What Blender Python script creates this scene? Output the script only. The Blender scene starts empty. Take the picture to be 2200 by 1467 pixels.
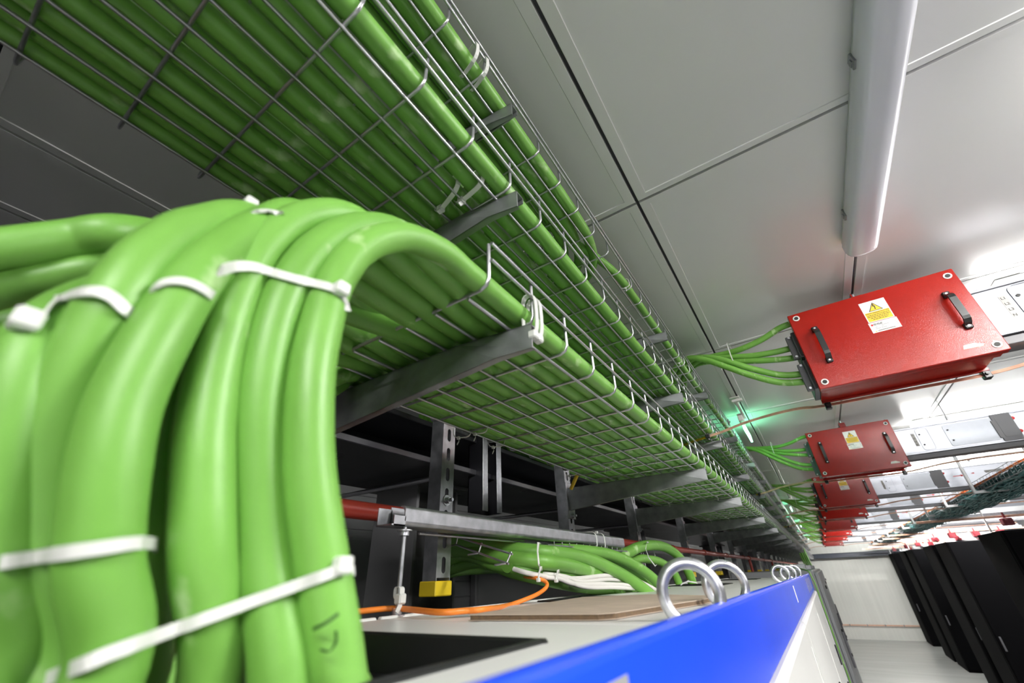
import bpy, math, random
from mathutils import Vector, Matrix
random.seed(7)
C = bpy.context.scene.collection
H = 2.2                      # eye height above the raised floor; every z below is measured from eye level
PI = math.pi
# ------------------------------------------------------------------ camera
cd = bpy.data.cameras.new('camera'); cam = bpy.data.objects.new('camera', cd); C.objects.link(cam)
cd.sensor_width = 36.0; cd.lens = 874.51 / 2200 * 36.0
cd.clip_start = 0.02; cd.clip_end = 100
cd.dof.use_dof = True; cd.dof.focus_distance = 1.15; cd.dof.aperture_fstop = 4.2
M3 = Matrix([[0.82926824, 0.55784116, -0.0335771], [0.30591214, -0.40283582, 0.86263611], [0.46768787, -0.72562838, -0.50470933]]).transposed()      # rows: camera right, up, back expressed in the room's axes
cam.matrix_world = Matrix.Translation((0, 0, H)) @ M3.to_4x4()
S = bpy.context.scene; S.camera = cam
S.view_settings.view_transform = 'Standard'; S.view_settings.look = 'None'
S.view_settings.gamma = 1.0; S.view_settings.use_curve_mapping = False
S.view_settings.exposure = 0.0
w = bpy.data.worlds.new('world'); S.world = w; w.use_nodes = True
w.node_tree.nodes['Background'].inputs[0].default_value = (0.9, 0.95, 1.0, 1)
w.node_tree.nodes['Background'].inputs[1].default_value = 0.03
LAMP = 185.0                  # emission of the batten diffusers over the near aisle
LAMPFAR = 34.0                # and of those further down the room

# ------------------------------------------------------------------ materials
def mat(name, col, rough=.5, metal=0., noise=0., nscale=20., bump=0., bscale=200., bdist=.001, scuff=0., emit=0., coat=0., trans=0., spec=.5, stretch=None):
    m = bpy.data.materials.new(name); m.use_nodes = True; nt = m.node_tree; b = nt.nodes['Principled BSDF']
    b.inputs['Base Color'].default_value = (*col, 1); b.inputs['Roughness'].default_value = rough
    b.inputs['Metallic'].default_value = metal; b.inputs['Coat Weight'].default_value = coat
    b.inputs['Transmission Weight'].default_value = trans; b.inputs['Specular IOR Level'].default_value = spec
    tc = nt.nodes.new('ShaderNodeTexCoord'); src = tc.outputs['Object']
    if stretch:
        mp = nt.nodes.new('ShaderNodeMapping'); mp.inputs['Scale'].default_value = stretch
        nt.links.new(src, mp.inputs[0]); src = mp.outputs[0]
    if noise:
        n = nt.nodes.new('ShaderNodeTexNoise'); n.inputs['Scale'].default_value = nscale; n.inputs['Detail'].default_value = 4
        nt.links.new(src, n.inputs['Vector'])
        r = nt.nodes.new('ShaderNodeMapRange'); r.inputs[1].default_value = .3; r.inputs[2].default_value = .7
        r.inputs[3].default_value = 1 - noise; r.inputs[4].default_value = 1 + noise
        nt.links.new(n.outputs[0], r.inputs[0])
        x = nt.nodes.new('ShaderNodeVectorMath'); x.operation = 'SCALE'; x.inputs[0].default_value = col
        nt.links.new(r.outputs[0], x.inputs['Scale']); nt.links.new(x.outputs[0], b.inputs['Base Color'])
        r2 = nt.nodes.new('ShaderNodeMapRange'); r2.inputs[1].default_value = .3; r2.inputs[2].default_value = .7
        r2.inputs[3].default_value = max(.03, rough * (1 - noise)); r2.inputs[4].default_value = min(1, rough * (1 + noise))
        nt.links.new(n.outputs[0], r2.inputs[0]); nt.links.new(r2.outputs[0], b.inputs['Roughness'])
    if bump:
        n = nt.nodes.new('ShaderNodeTexNoise'); n.inputs['Scale'].default_value = bscale; n.inputs['Detail'].default_value = 2
        nt.links.new(tc.outputs['Object'], n.inputs['Vector'])
        bp = nt.nodes.new('ShaderNodeBump'); bp.inputs['Strength'].default_value = bump; bp.inputs['Distance'].default_value = bdist
        nt.links.new(n.outputs[0], bp.inputs['Height']); nt.links.new(bp.outputs[0], b.inputs['Normal'])
    if scuff:      # pale rubbed patches on the sheath
        n = nt.nodes.new('ShaderNodeTexNoise'); n.inputs['Scale'].default_value = 38; n.inputs['Detail'].default_value = 6
        mp = nt.nodes.new('ShaderNodeMapping'); mp.inputs['Scale'].default_value = (1, .45, .45); nt.links.new(tc.outputs['Object'], mp.inputs[0]); nt.links.new(mp.outputs[0], n.inputs['Vector'])
        r = nt.nodes.new('ShaderNodeMapRange'); r.inputs[1].default_value = scuff; r.inputs[2].default_value = scuff + .09; r.inputs[3].default_value = 0; r.inputs[4].default_value = .55
        mx = nt.nodes.new('ShaderNodeMix'); mx.data_type = 'RGBA'; nt.links.new(n.outputs[0], r.inputs[0]); nt.links.new(r.outputs[0], mx.inputs[0])
        l = b.inputs['Base Color'].links[0].from_socket; nt.links.new(l, mx.inputs[6]); mx.inputs[7].default_value = (.62, .80, .45, 1); nt.links.new(mx.outputs[2], b.inputs['Base Color'])
    if emit:
        b.inputs['Emission Color'].default_value = (*col, 1); b.inputs['Emission Strength'].default_value = emit
    return m
GRN = (.17, .40, .066)
M = dict(
    cable=mat('green_sheath', GRN, .42, noise=.08, nscale=14, spec=.5, scuff=.60),
    cable2=mat('green_sheath_b', (.155, .375, .058), .45, noise=.08, nscale=9, spec=.5, scuff=.63),
    print=mat('sheath_print', (.03, .10, .015), .6),
    ceil=mat('ceiling_panel_paint', (.72, .72, .715), .26, spec=1.0),
    slot=mat('dark_slot', (.03, .03, .035), .6),
    lwall=mat('grey_wall_panel', (.22, .22, .23), .5, noise=.05, nscale=2),
    fwall=mat('cream_wall_panel', (.78, .78, .74), .5, noise=.04, nscale=2, stretch=(6, 1, .2)),
    floor=mat('floor_sheet', (.33, .335, .325), .25, noise=.05, nscale=1.5, stretch=(.4, 3, 1)),
    galv=mat('galvanised_steel', (.44, .45, .48), .36, .9, noise=.22, nscale=40),
    wire=mat('zinc_wire', (.50, .50, .53), .34, .9, noise=.08, nscale=60),
    dgalv=mat('dull_galvanised_steel', (.30, .31, .32), .42, .75, noise=.22, nscale=25),
    black=mat('black_paint', (.030, .030, .036), .30, noise=.1, nscale=5),
    navy=mat('dark_blue_paint', (.07, .08, .11), .45),
    rackb=mat('matt_black', (.003, .003, .0035), .7, spec=.03),
    red=mat('hammered_red_paint', (.30, .010, .005), .16, noise=.05, nscale=30, bump=.30, bscale=420, bdist=.0016, spec=.42),
    pipe=mat('red_pipe_paint', (.33, .035, .022), .35, noise=.08, nscale=12),
    blackp=mat('black_plastic', (.012, .013, .013), .35),
    greyp=mat('dark_grey_plastic', (.10, .10, .11), .45),
    alu=mat('trunk_aluminium', (.27, .28, .31), .36, .85, noise=.10, nscale=6, stretch=(.5, 1, 6)),
    plate=mat('joint_plate', (.19, .20, .22), .38, .8, noise=.12, nscale=8),
    white=mat('white_plastic', (.72, .71, .68), .4, spec=.5),
    nylon=mat('nylon_tie', (.70, .71, .68), .38, spec=.5),
    paper=mat('label_white', (.75, .74, .70), .5),
    greylab=mat('label_grey', (.32, .32, .30), .5),
    yellow=mat('label_yellow', (.80, .52, .03), .5),
    ycap=mat('yellow_cap', (.85, .62, .02), .45),
    ink=mat('ink_black', (.012, .012, .012), .6),
    rink=mat('ink_red', (.60, .02, .02), .6),
    copper=mat('copper', (.78, .47, .34), .36, .45, noise=.2, nscale=30),
    orange=mat('orange_sheath', (.85, .24, .03), .45, noise=.06, nscale=20),
    wcable=mat('white_sheath', (.75, .73, .70), .45),
    teal=mat('teal_patch_cord', (.03, .16, .16), .4, noise=.3, nscale=50),
    cab=mat('light_grey_lacquer', (.80, .80, .78), .32, noise=.02, nscale=4),
    cabg=mat('mid_grey_lacquer', (.20, .205, .215), .35, noise=.05, nscale=4),
    blue=mat('blue_lacquer', (.016, .085, .98), .22, noise=.03, nscale=5, spec=.5),
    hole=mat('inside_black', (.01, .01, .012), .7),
    card=mat('cardboard', (.46, .37, .29), .8, noise=.10, nscale=25),
    cardin=mat('cardboard_edge', (.14, .09, .05), .9, noise=.3, nscale=200),
    zinc=mat('bright_zinc_casting', (.72, .73, .78), .30, .9, noise=.15, nscale=70, bump=.25, bscale=150),
    lampoff=mat('unlit_diffuser', (.66, .66, .72), .25, noise=.02, nscale=8, stretch=(8, .2, 8)),
    lamphouse=mat('lamp_housing', (.55, .56, .56), .4),
    lampon=mat('lit_diffuser', (1., .98, .95), .4, emit=LAMP),
    lampend=mat('lit_diffuser_end', (1., .98, .95), .4, emit=LAMPFAR * 6),
    lampfar=mat('lit_diffuser_far', (1., .98, .95), .4, emit=LAMPFAR),
    exitglow=mat('exit_sign_glow', (.25, 1., .55), .4, emit=18.0),
    maroon=mat('maroon_plastic', (.22, .02, .03), .4),
    wstrut=mat('white_strut', (.75, .76, .78), .4),
)
# ------------------------------------------------------------------ mesh builder
class MB:
    def __init__(s): s.v = []; s.f = []; s.sm = []; s.mi = []
    def add(s, vs, fs, smooth=False, mi=0):
        n = len(s.v); s.v += [tuple(p) for p in vs]
        for f in fs: s.f.append(tuple(i + n for i in f)); s.sm.append(smooth); s.mi.append(mi)
        return s
    def bx(s, x0, x1, y0, y1, z0, z1, mi=0, bev=0.):
        x0, x1 = sorted((x0, x1)); y0, y1 = sorted((y0, y1)); z0, z1 = sorted((z0, z1))
        if bev <= 0:
            vs = [(x, y, z) for x in (x0, x1) for y in (y0, y1) for z in (z0, z1)]
            return s.add(vs, [(0, 1, 3, 2), (4, 6, 7, 5), (0, 4, 5, 1), (2, 3, 7, 6), (0, 2, 6, 4), (1, 5, 7, 3)], mi=mi)
        b = min(bev, (x1 - x0) * .49, (y1 - y0) * .49, (z1 - z0) * .49)
        vs = []; idx = {}
        for i, x in enumerate((x0, x1)):
            for j, y in enumerate((y0, y1)):
                for k, z in enumerate((z0, z1)):
                    sx, sy, sz = (1, -1)[i], (1, -1)[j], (1, -1)[k]
                    idx[i, j, k] = len(vs)
                    vs += [(x, y + sy * b, z + sz * b), (x + sx * b, y, z + sz * b), (x + sx * b, y + sy * b, z)]
        fs = []
        q = lambda i, j, k, a: idx[i, j, k] + a
        for i in (0, 1):
            fs.append([q(i, 0, 0, 0), q(i, 0, 1, 0), q(i, 1, 1, 0), q(i, 1, 0, 0)][::1 if i == 0 else -1])
            fs.append([q(0, i, 0, 1), q(1, i, 0, 1), q(1, i, 1, 1), q(0, i, 1, 1)][::1 if i == 0 else -1])
            fs.append([q(0, 0, i, 2), q(0, 1, i, 2), q(1, 1, i, 2), q(1, 0, i, 2)][::1 if i == 0 else -1])
        for i in (0, 1):
            for j in (0, 1):
                fs.append([q(i, j, 0, 0), q(i, j, 1, 0), q(i, j, 1, 1), q(i, j, 0, 1)])
                fs.append([q(i, 0, j, 0), q(i, 1, j, 0), q(i, 1, j, 2), q(i, 0, j, 2)])
                fs.append([q(0, i, j, 1), q(1, i, j, 1), q(1, i, j, 2), q(0, i, j, 2)])
                for k in (0, 1): fs.append([q(i, j, k, 0), q(i, j, k, 1), q(i, j, k, 2)])
        return s.add(vs, fs, mi=mi)
    def tube(s, pts, r, n=8, closed=False, caps=True, mi=0):
        P = [Vector(p) for p in pts]; m = len(P); rr = r if hasattr(r, '__len__') else [r] * m
        T = []
        for i in range(m):
            a = P[i - 1] if (i or closed) else P[i]; b = P[(i + 1) % m] if (i < m - 1 or closed) else P[i]
            T.append((b - a).normalized())
        up = Vector((0, 0, 1)) if abs(T[0].z) < .9 else Vector((1, 0, 0))
        u = (up - T[0] * up.dot(T[0])).normalized(); vs = []
        for i in range(m):
            u = (u - T[i] * u.dot(T[i])).normalized(); v = T[i].cross(u)
            for k in range(n):
                a = 2 * PI * k / n; vs.append(P[i] + (u * math.cos(a) + v * math.sin(a)) * rr[i])
        fs = []
        for i in range(m if closed else m - 1):
            for k in range(n):
                a = i * n + k; b = i * n + (k + 1) % n; j = ((i + 1) % m) * n
                fs.append((a, b, j + (k + 1) % n, j + k))
        s.add(vs, fs, True, mi)
        if caps and not closed:
            s.add(vs[:n], [tuple(range(n))[::-1]], False, mi); s.add(vs[-n:], [tuple(range(n))], False, mi)
        return s
    def cyl(s, a, b, r, n=16, mi=0, r2=None): return s.tube([a, b], [r, r if r2 is None else r2], n, mi=mi)
    def prism(s, poly, axis, a0, a1, mi=0):
        # poly: 2D outline in the two axes left, extruded along axis from a0 to a1
        def pt(p, a): return {'x': (a, p[0], p[1]), 'y': (p[0], a, p[1]), 'z': (p[0], p[1], a)}[axis]
        n = len(poly); vs = [pt(p, a0) for p in poly] + [pt(p, a1) for p in poly]
        return s.add(vs, [tuple(range(n))[::-1], tuple(range(n, 2 * n))] + [(i, (i + 1) % n, n + (i + 1) % n, n + i) for i in range(n)], mi=mi)
    def ribbon(s, pts, wdir, w, t, closed=True, mi=0):
        P = [Vector(p) for p in pts]; m = len(P); vs = []
        W = [Vector(a).normalized() for a in (wdir if hasattr(wdir[0], '__len__') else [wdir] * m)]
        for i in range(m):
            a = P[i - 1] if (i or closed) else P[i]; b = P[(i + 1) % m] if (i < m - 1 or closed) else P[i]
            T = (b - a).normalized(); ww = (W[i] - T * W[i].dot(T)).normalized(); nn = T.cross(ww)
            vs += [P[i] + ww * w / 2 + nn * t / 2, P[i] - ww * w / 2 + nn * t / 2, P[i] - ww * w / 2 - nn * t / 2, P[i] + ww * w / 2 - nn * t / 2]
        fs = []
        for i in range(m if closed else m - 1):
            j = (i + 1) % m
            for k in range(4): fs.append((i * 4 + k, i * 4 + (k + 1) % 4, j * 4 + (k + 1) % 4, j * 4 + k))
        if not closed: fs += [(0, 3, 2, 1), tuple(4 * (m - 1) + k for k in range(4))]
        return s.add(vs, fs, False, mi)
    def build(s, name, mats, parent=None, origin=None):
        if not isinstance(mats, (list, tuple)): mats = [mats]
        me = bpy.data.meshes.new(name)
        if parent is not None: o0 = parent['_o']
        elif origin is not None: o0 = tuple(origin)
        else:
            xs = list(zip(*s.v)); o0 = tuple((min(a) + max(a)) / 2 for a in xs[:2]) + (min(xs[2]),)
        me.from_pydata([(x - o0[0], y - o0[1], z - o0[2]) for x, y, z in s.v], [], s.f)
        me.polygons.foreach_set('use_smooth', s.sm)
        for m in mats: me.materials.append(m)
        if len(mats) > 1: me.polygons.foreach_set('material_index', s.mi)
        me.update()
        o = bpy.data.objects.new(name, me); C.objects.link(o); o['_o'] = o0
        if parent is not None: o.parent = parent
        else: o.location = (o0[0], o0[1], o0[2] + H)
        return o
def tag(o, label, cat, group=None, kind=None):
    if label: o['label'] = label
    if label and len(label.split()) > 16: print('LONGLABEL', len(label.split()), label)
    if cat: o['category'] = cat
    if group: o['group'] = group
    if kind: o['kind'] = kind
    return o
def thing(name, label, cat, origin, group=None):
    o = bpy.data.objects.new(name, None); C.objects.link(o); o.empty_display_size = .05
    o['_o'] = tuple(origin); o.location = (origin[0], origin[1], origin[2] + H)
    return tag(o, label, cat, group)
def kids(o): return [c for c in bpy.data.objects if c.parent == o]
def dup(o, delta, label=None, rz=None, skip=()):
    def cp(q, par):
        c = q.copy(); C.objects.link(c)
        if par is not None: c.parent = par
        for k in kids(q):
            if k.name.split('.')[0] not in skip: cp(k, c)
        return c
    r = cp(o, None); r.location = Vector(o.location) + Vector(delta)
    q = o['_o']; r['_o'] = (q[0] + delta[0], q[1] + delta[1], q[2] + delta[2])
    if label: r['label'] = label
    if rz is not None: r.rotation_euler.z = rz
    return r
def spline(pts, n=8):
    P = [Vector(p) for p in pts]; P = [2 * P[0] - P[1]] + P + [2 * P[-1] - P[-2]]; out = []
    for i in range(1, len(P) - 2):
        for k in range(n):
            t = k / n; a, b, c, d = P[i - 1:i + 3]
            out.append(.5 * ((2 * b) + (c - a) * t + (2 * a - 5 * b + 4 * c - d) * t * t + (3 * b - a - 3 * c + d) * t ** 3))
    out.append(P[-2]); return out
def text_mesh(mb, txt, size, fn, mi=0):
    # glyph outlines of the built-in font laid on a surface: fn maps (u, v) in metres to a point
    cu = bpy.data.curves.new('t', 'FONT'); cu.body = txt; cu.size = size; cu.align_x = 'LEFT'
    cu.resolution_u = 2; cu.offset = size * .018
    o = bpy.data.objects.new('t', cu); C.objects.link(o)
    dg = bpy.context.evaluated_depsgraph_get(); me = bpy.data.meshes.new_from_object(o.evaluated_get(dg))
    mb.add([fn(v.co.x, v.co.y) for v in me.vertices], [tuple(p.vertices) for p in me.polygons], mi=mi)
    bpy.data.objects.remove(o); bpy.data.curves.remove(cu); bpy.data.meshes.remove(me)
def ordn(i): return ['first', 'second', 'third', 'fourth', 'fifth', 'sixth', 'seventh', 'eighth', 'ninth', 'tenth', 'eleventh', 'twelfth', 'thirteenth', 'fourteenth', 'fifteenth', 'sixteenth', 'seventeenth', 'eighteenth', 'nineteenth', 'twentieth'][i]
CR = .0142                   # radius of the green power cables

# ------------------------------------------------------------------ lamps that light the room
def batten(name, x0, x1, y0, y1, label, lit, along):
    t = thing(name, label, 'light', ((x0 + x1) / 2, (y0 + y1) / 2, .93), 'ceiling batten lights')
    L = (y1 - y0) if along == 'y' else (x1 - x0); c = ((x0 + x1) / 2, (y0 + y1) / 2)
    def place(p):   # p: (s along, w across, z)
        return (c[0] + p[1], c[1] + p[0], p[2]) if along == 'y' else (c[0] + p[0], c[1] + p[1], p[2])
    hs = MB(); hs.bx(-L / 2 + .01, L / 2 - .01, -.040, .040, .968, .998, bev=.004)
    hs.v = [place(v) for v in hs.v]; hs.build('housing', M['lamphouse'], t)
    # rounded trapezoid diffuser with domed ends
    prof = [(-.046, .972), (-.046, .955), (-.043, .938), (-.036, .927), (-.024, .921), (0, .919), (.024, .921), (.036, .927), (.043, .938), (.046, .955), (.046, .972)]
    df = MB(); st = [(-L / 2, .80, .012), (-L / 2 + .008, .93, .004), (-L / 2 + .022, 1, 0), (L / 2 - .022, 1, 0), (L / 2 - .008, .93, .004), (L / 2, .80, .012)]
    n = len(prof); vs = []
    for sx, k, dz in st: vs += [(sx, a * k, z + (.972 - z) * (1 - k)) for a, z in prof]
    fs = []
    for i in range(len(st) - 1):
        for k in range(n - 1): fs.append((i * n + k, i * n + k + 1, (i + 1) * n + k + 1, (i + 1) * n + k))
    df.add(vs, fs, True); df.add(vs[:n], [tuple(range(n))]); df.add(vs[-n:], [tuple(range(n))[::-1]])
    df.v = [place(v) for v in df.v]
    df.build('diffuser', M[lit] if lit else M['lampoff'], t)
    for q in (-.36, .0, .36):
        for sgn in (-1, 1):
            cl = MB(); cl.bx(q * L - .012, q * L + .012, sgn * .045, sgn * .0505, .951, .982, bev=.001)
            cl.bx(q * L - .007, q * L + .007, sgn * .0505, sgn * .053, .957, .968)
            cl.v = [place(v) for v in cl.v]; cl.build('clip', M['dgalv'], t)
    return t
batten('batten_light', .395, .487, .075, 1.578, 'unlit batten light with milky diffuser running along the ceiling toward the nearest red box', None, 'y')
for k, (yy, xx) in enumerate(((-1.6, .5), (.85, 1.02), (2.22, .93), (4.42, .93), (6.62, .93), (8.7, .93), (10.8, .93), (13.0, .93), (15.2, .93), (18.6, .93))):
    lb = {0: 'lit batten light on the ceiling behind the viewer', 1: 'lit batten light over the near aisle outside the frame'}.get(
        k, 'lit batten light hidden above the %s metal busbar run from the viewer' % ordn(k - 2) if k > 1 else '')
    batten('batten_light', xx, xx + 1.5, yy, yy + .092, lb, 'lampon' if k < 2 else ('lampfar' if k < 6 else 'lampend'), 'x')
for k, (yy, xx) in enumerate(((3.4, 2.9), (6.6, 2.9), (10.8, 2.9), (16.0, 2.9))):
    batten('batten_light', xx, xx + 1.5, yy, yy + .092, 'lit batten light above the server rack rows, %s from the viewer' % ordn(k), 'lampfar' if k < 2 else 'lampend', 'x')
# ------------------------------------------------------------------ the room
XL, XR, YB, YF = -2.35, 8.2, -4.5, 21.2
tag(MB().bx(XL, XR, YB, YF, -H - .1, -H).build('floor', M['floor']), None, None, kind='structure')
mb = MB()      # ceiling: grey metal cassettes hung with a dark gap between them
xs = [-2.36, -1.70] + [-1.350 + .6 * k for k in range(0)] + [-1.347, -.742, -.137, .452] + [1.052 + .6 * k for k in range(13)]
ys = [.965 + 1.195 * k for k in range(-5, 18)]
mb.bx(XL, XR, YB, YF, 1.016, 1.06, mi=1)
for i in range(len(xs) - 1):
    for j in range(len(ys) - 1):
        a0, a1, b0, b1 = max(xs[i] + .0045, XL), min(xs[i + 1] - .0045, XR), max(ys[j] + .0045, YB), min(ys[j + 1] - .0045, YF)
        if a1 - a0 < .1 or b1 - b0 < .1: continue
        R1 = lambda d, z: [(a0 + d, b0 + d * .7, z), (a1 - d, b0 + d * .7, z), (a1 - d, b1 - d * .7, z), (a0 + d, b1 - d * .7, z)]
        rings = [R1(0, 1.016), R1(0, 1.001), R1(.001, 1.0), R1(.028, 1.0), R1(.0295, 1.003)]
        vs = sum(rings, []); fs = []
        for r in range(4):
            for k in range(4): fs.append((r * 4 + k, r * 4 + (k + 1) % 4, r * 4 + 4 + (k + 1) % 4, r * 4 + 4 + k))
        fs.append((16, 17, 18, 19)); mb.add(vs, fs)
tag(mb.build('ceiling', [M['ceil'], M['slot']]), None, None, kind='structure')
mb = MB()      # grooved sandwich panels
mb.bx(XL - .1, XL - .008, YB, YF, -H, 1.0)
z = -H
while z < 1.0:
    mb.bx(XL - .008, XL, YB, YF, z + .003, min(z + .097, 1.0), bev=.002); z += .1
tag(mb.build('wall_left', M['lwall']), None, None, kind='structure')
mb = MB(); mb.bx(XL, XR, YF + .006, YF + .1, -H, 1.0); x = XL
while x < XR:
    mb.bx(x + .002, min(x + .573, XR), YF, YF + .006, -H, 1.0); x += .575
tag(mb.build('wall_far', M['fwall']), None, None, kind='structure')
tag(MB().bx(XR, XR + .1, YB, YF, -H, 1.0).build('wall_right', M['lwall']), None, None, kind='structure')
tag(MB().bx(XL, XR, YB - .1, YB, -H, 1.0).build('wall_back', M['lwall']), None, None, kind='structure')
# beam and copper bar on the far wall
mb = MB(); mb.bx(XL + .9, XR, 20.98, 21.19, .31, .44); mb.bx(XL + .9, XR, 20.92, 21.19, .44, .452); mb.bx(XL + .9, XR, 20.92, 21.19, .30, .31)
tag(mb.build('steel_beam', M['navy']), 'dark blue-grey steel beam across the cream far wall', 'beam')
cb = MB(); cb.bx(-.6, 2.4, 21.15, 21.157, -1.80, -1.765)
o = tag(cb.build('copper_bar', M['copper']), 'copper earthing bar running low across the cream far wall', 'copper bar')
for k in range(6):
    b = MB(); b.bx(-.4 + k * .5, -.375 + k * .5, 21.14, 21.2, -1.81, -1.755); b.build('standoff', M['dgalv'], o)

# ------------------------------------------------------------------ black steelwork along the left wall
t = thing('steel_girder', 'black painted steel girder running behind the slotted posts under the wire trays', 'girder', (-1.1, 8, .31))
mb = MB(); mb.bx(-1.33, -.886, -2, 20.8, .31, .328, bev=.002); mb.build('bottom_flange', M['black'], t)
mb = MB(); mb.bx(-1.11, -1.095, -2, 20.8, .328, .420); mb.build('web', M['black'], t)
mb = MB(); mb.bx(-1.33, -.886, -2, 20.8, .420, .436, bev=.002); mb.build('top_flange', M['black'], t)
cols = ((1.05, 'grey steel column behind the yellow-capped slotted post'), (3.3, 'grey steel column behind the third slotted post'), (6.6, 'grey steel column near the red drop pipes'),
        (9.9, 'grey steel column in the far part of the left wall'), (13.2, 'farthest grey steel column on the left wall'))
for y, lb in cols:
    mb = MB(); mb.bx(-1.30, -1.09, y, y + .012, -H, .31); mb.bx(-1.30, -1.09, y + .2, y + .212, -H, .31); mb.bx(-1.20, -1.19, y + .012, y + .2, -H, .31)
    mb.bx(-1.335, -1.05, y - .03, y + .24, .298, .31)
    tag(mb.build('steel_column', M['lwall']), lb, 'column', 'steel columns on the left wall')
for y, z, lb in ((1.42, -.02, 'grey flat panel board fixed to the left wall behind the cable bundle'), (2.9, -.1, 'grey flat panel board on the left wall beyond the first steel column')):
    mb = MB(); mb.bx(XL + .002, XL + .06, y, y + 1.1, -H, .26, bev=.006); mb.bx(XL + .06, XL + .066, y + .03, y + 1.07, -H + .1, .24, bev=.003)
    tag(mb.build('wall_board', M['lwall']), lb, 'panel')
for k, (y, z) in enumerate(((.95, .285), (1.9, .285), (2.9, .285))):
    tag(MB().tube([(XL + .01, y, z), (-.95, y + .02, z)], .008, 8).tube([(-.95, y + .02, z), (-.95, y + .02, .31)], .008, 8).build('conduit', M['wire']),
        'thin metal conduit below the black girder, %s from the viewer' % ordn(k), 'conduit')

# ------------------------------------------------------------------ three wire cable trays, one above the other
def wire_tray(zb, xo, xi, y0, y1, yw, label):
    t = thing('wire_tray', label, 'cable tray', ((xo + xi) / 2, (y0 + y1) / 2, zb), 'wire trays stacked above the cabinets')
    r = .0024
    near, far = MB(), MB(); y = yw; k = 0
    while y > y0 + .05: y -= .1
    while y < y1:
        m = near if y < 4 else far; n = 8 if y < 2 else 5
        c = .012
        P = [(xo, y, zb + .0655), (xo, y, zb + c), (xo - .3 * c, y, zb + .3 * c), (xo - c, y, zb), (xi + c, y, zb), (xi + .3 * c, y, zb + .3 * c), (xi, y, zb + c), (xi, y, zb + .0655)]
        m.tube(P, r, n); y += .1
    n = round((xo - xi - .06) / .0505)
    X = [xo - .031 - (xo - xi - .062) * k / n for k in range(n + 1)]
    for x in X: near.tube([(x, y0, zb - .0042), (x, 4, zb - .0042), ], r, 8); far.tube([(x, 4, zb - .0042), (x, y1, zb - .0042)], r, 5)
    b = near.build('wire_mesh', M['wire'], t); far.build('wire_mesh', M['wire'], t)
    for x, s in ((xo, 1), (xi, -1)):
        for z in (.0385, .0655):
            q = MB(); q.tube([(x + s * .0042, y0, zb + z), (x + s * .0042, y1, zb + z)], r, 8); q.build('rail_wire', M['wire'], t)
    # splice clips where tray lengths meet
    for y in ((.02, 3.02, 6.02) if zb > .4 else (3.25, 6.25)):
        q = MB(); q.bx(xo + .002, xo + .011, y - .02, y + .02, zb + .034, zb + .070, bev=.002)
        q.cyl((xo + .011, y, zb + .052), (xo + .018, y, zb + .052), .006, 6); q.build('splice_clip', M['galv'], t)
    return t
ZL, ZM, ZT = .2954, .560, .814
wire_tray(ZL, -.2245, -.603, .303, 20, .303, 'lowest wire tray of the stack, ending just behind the arching green cables')
wire_tray(ZM, -.2400, -.634, -.85, 20, .386, 'middle wire tray of the stack, widest one in the upper left')
wire_tray(ZT, -.2445, -.634, -.85, 20, .220, 'topmost wire tray of the stack, close under the ceiling')

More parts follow.
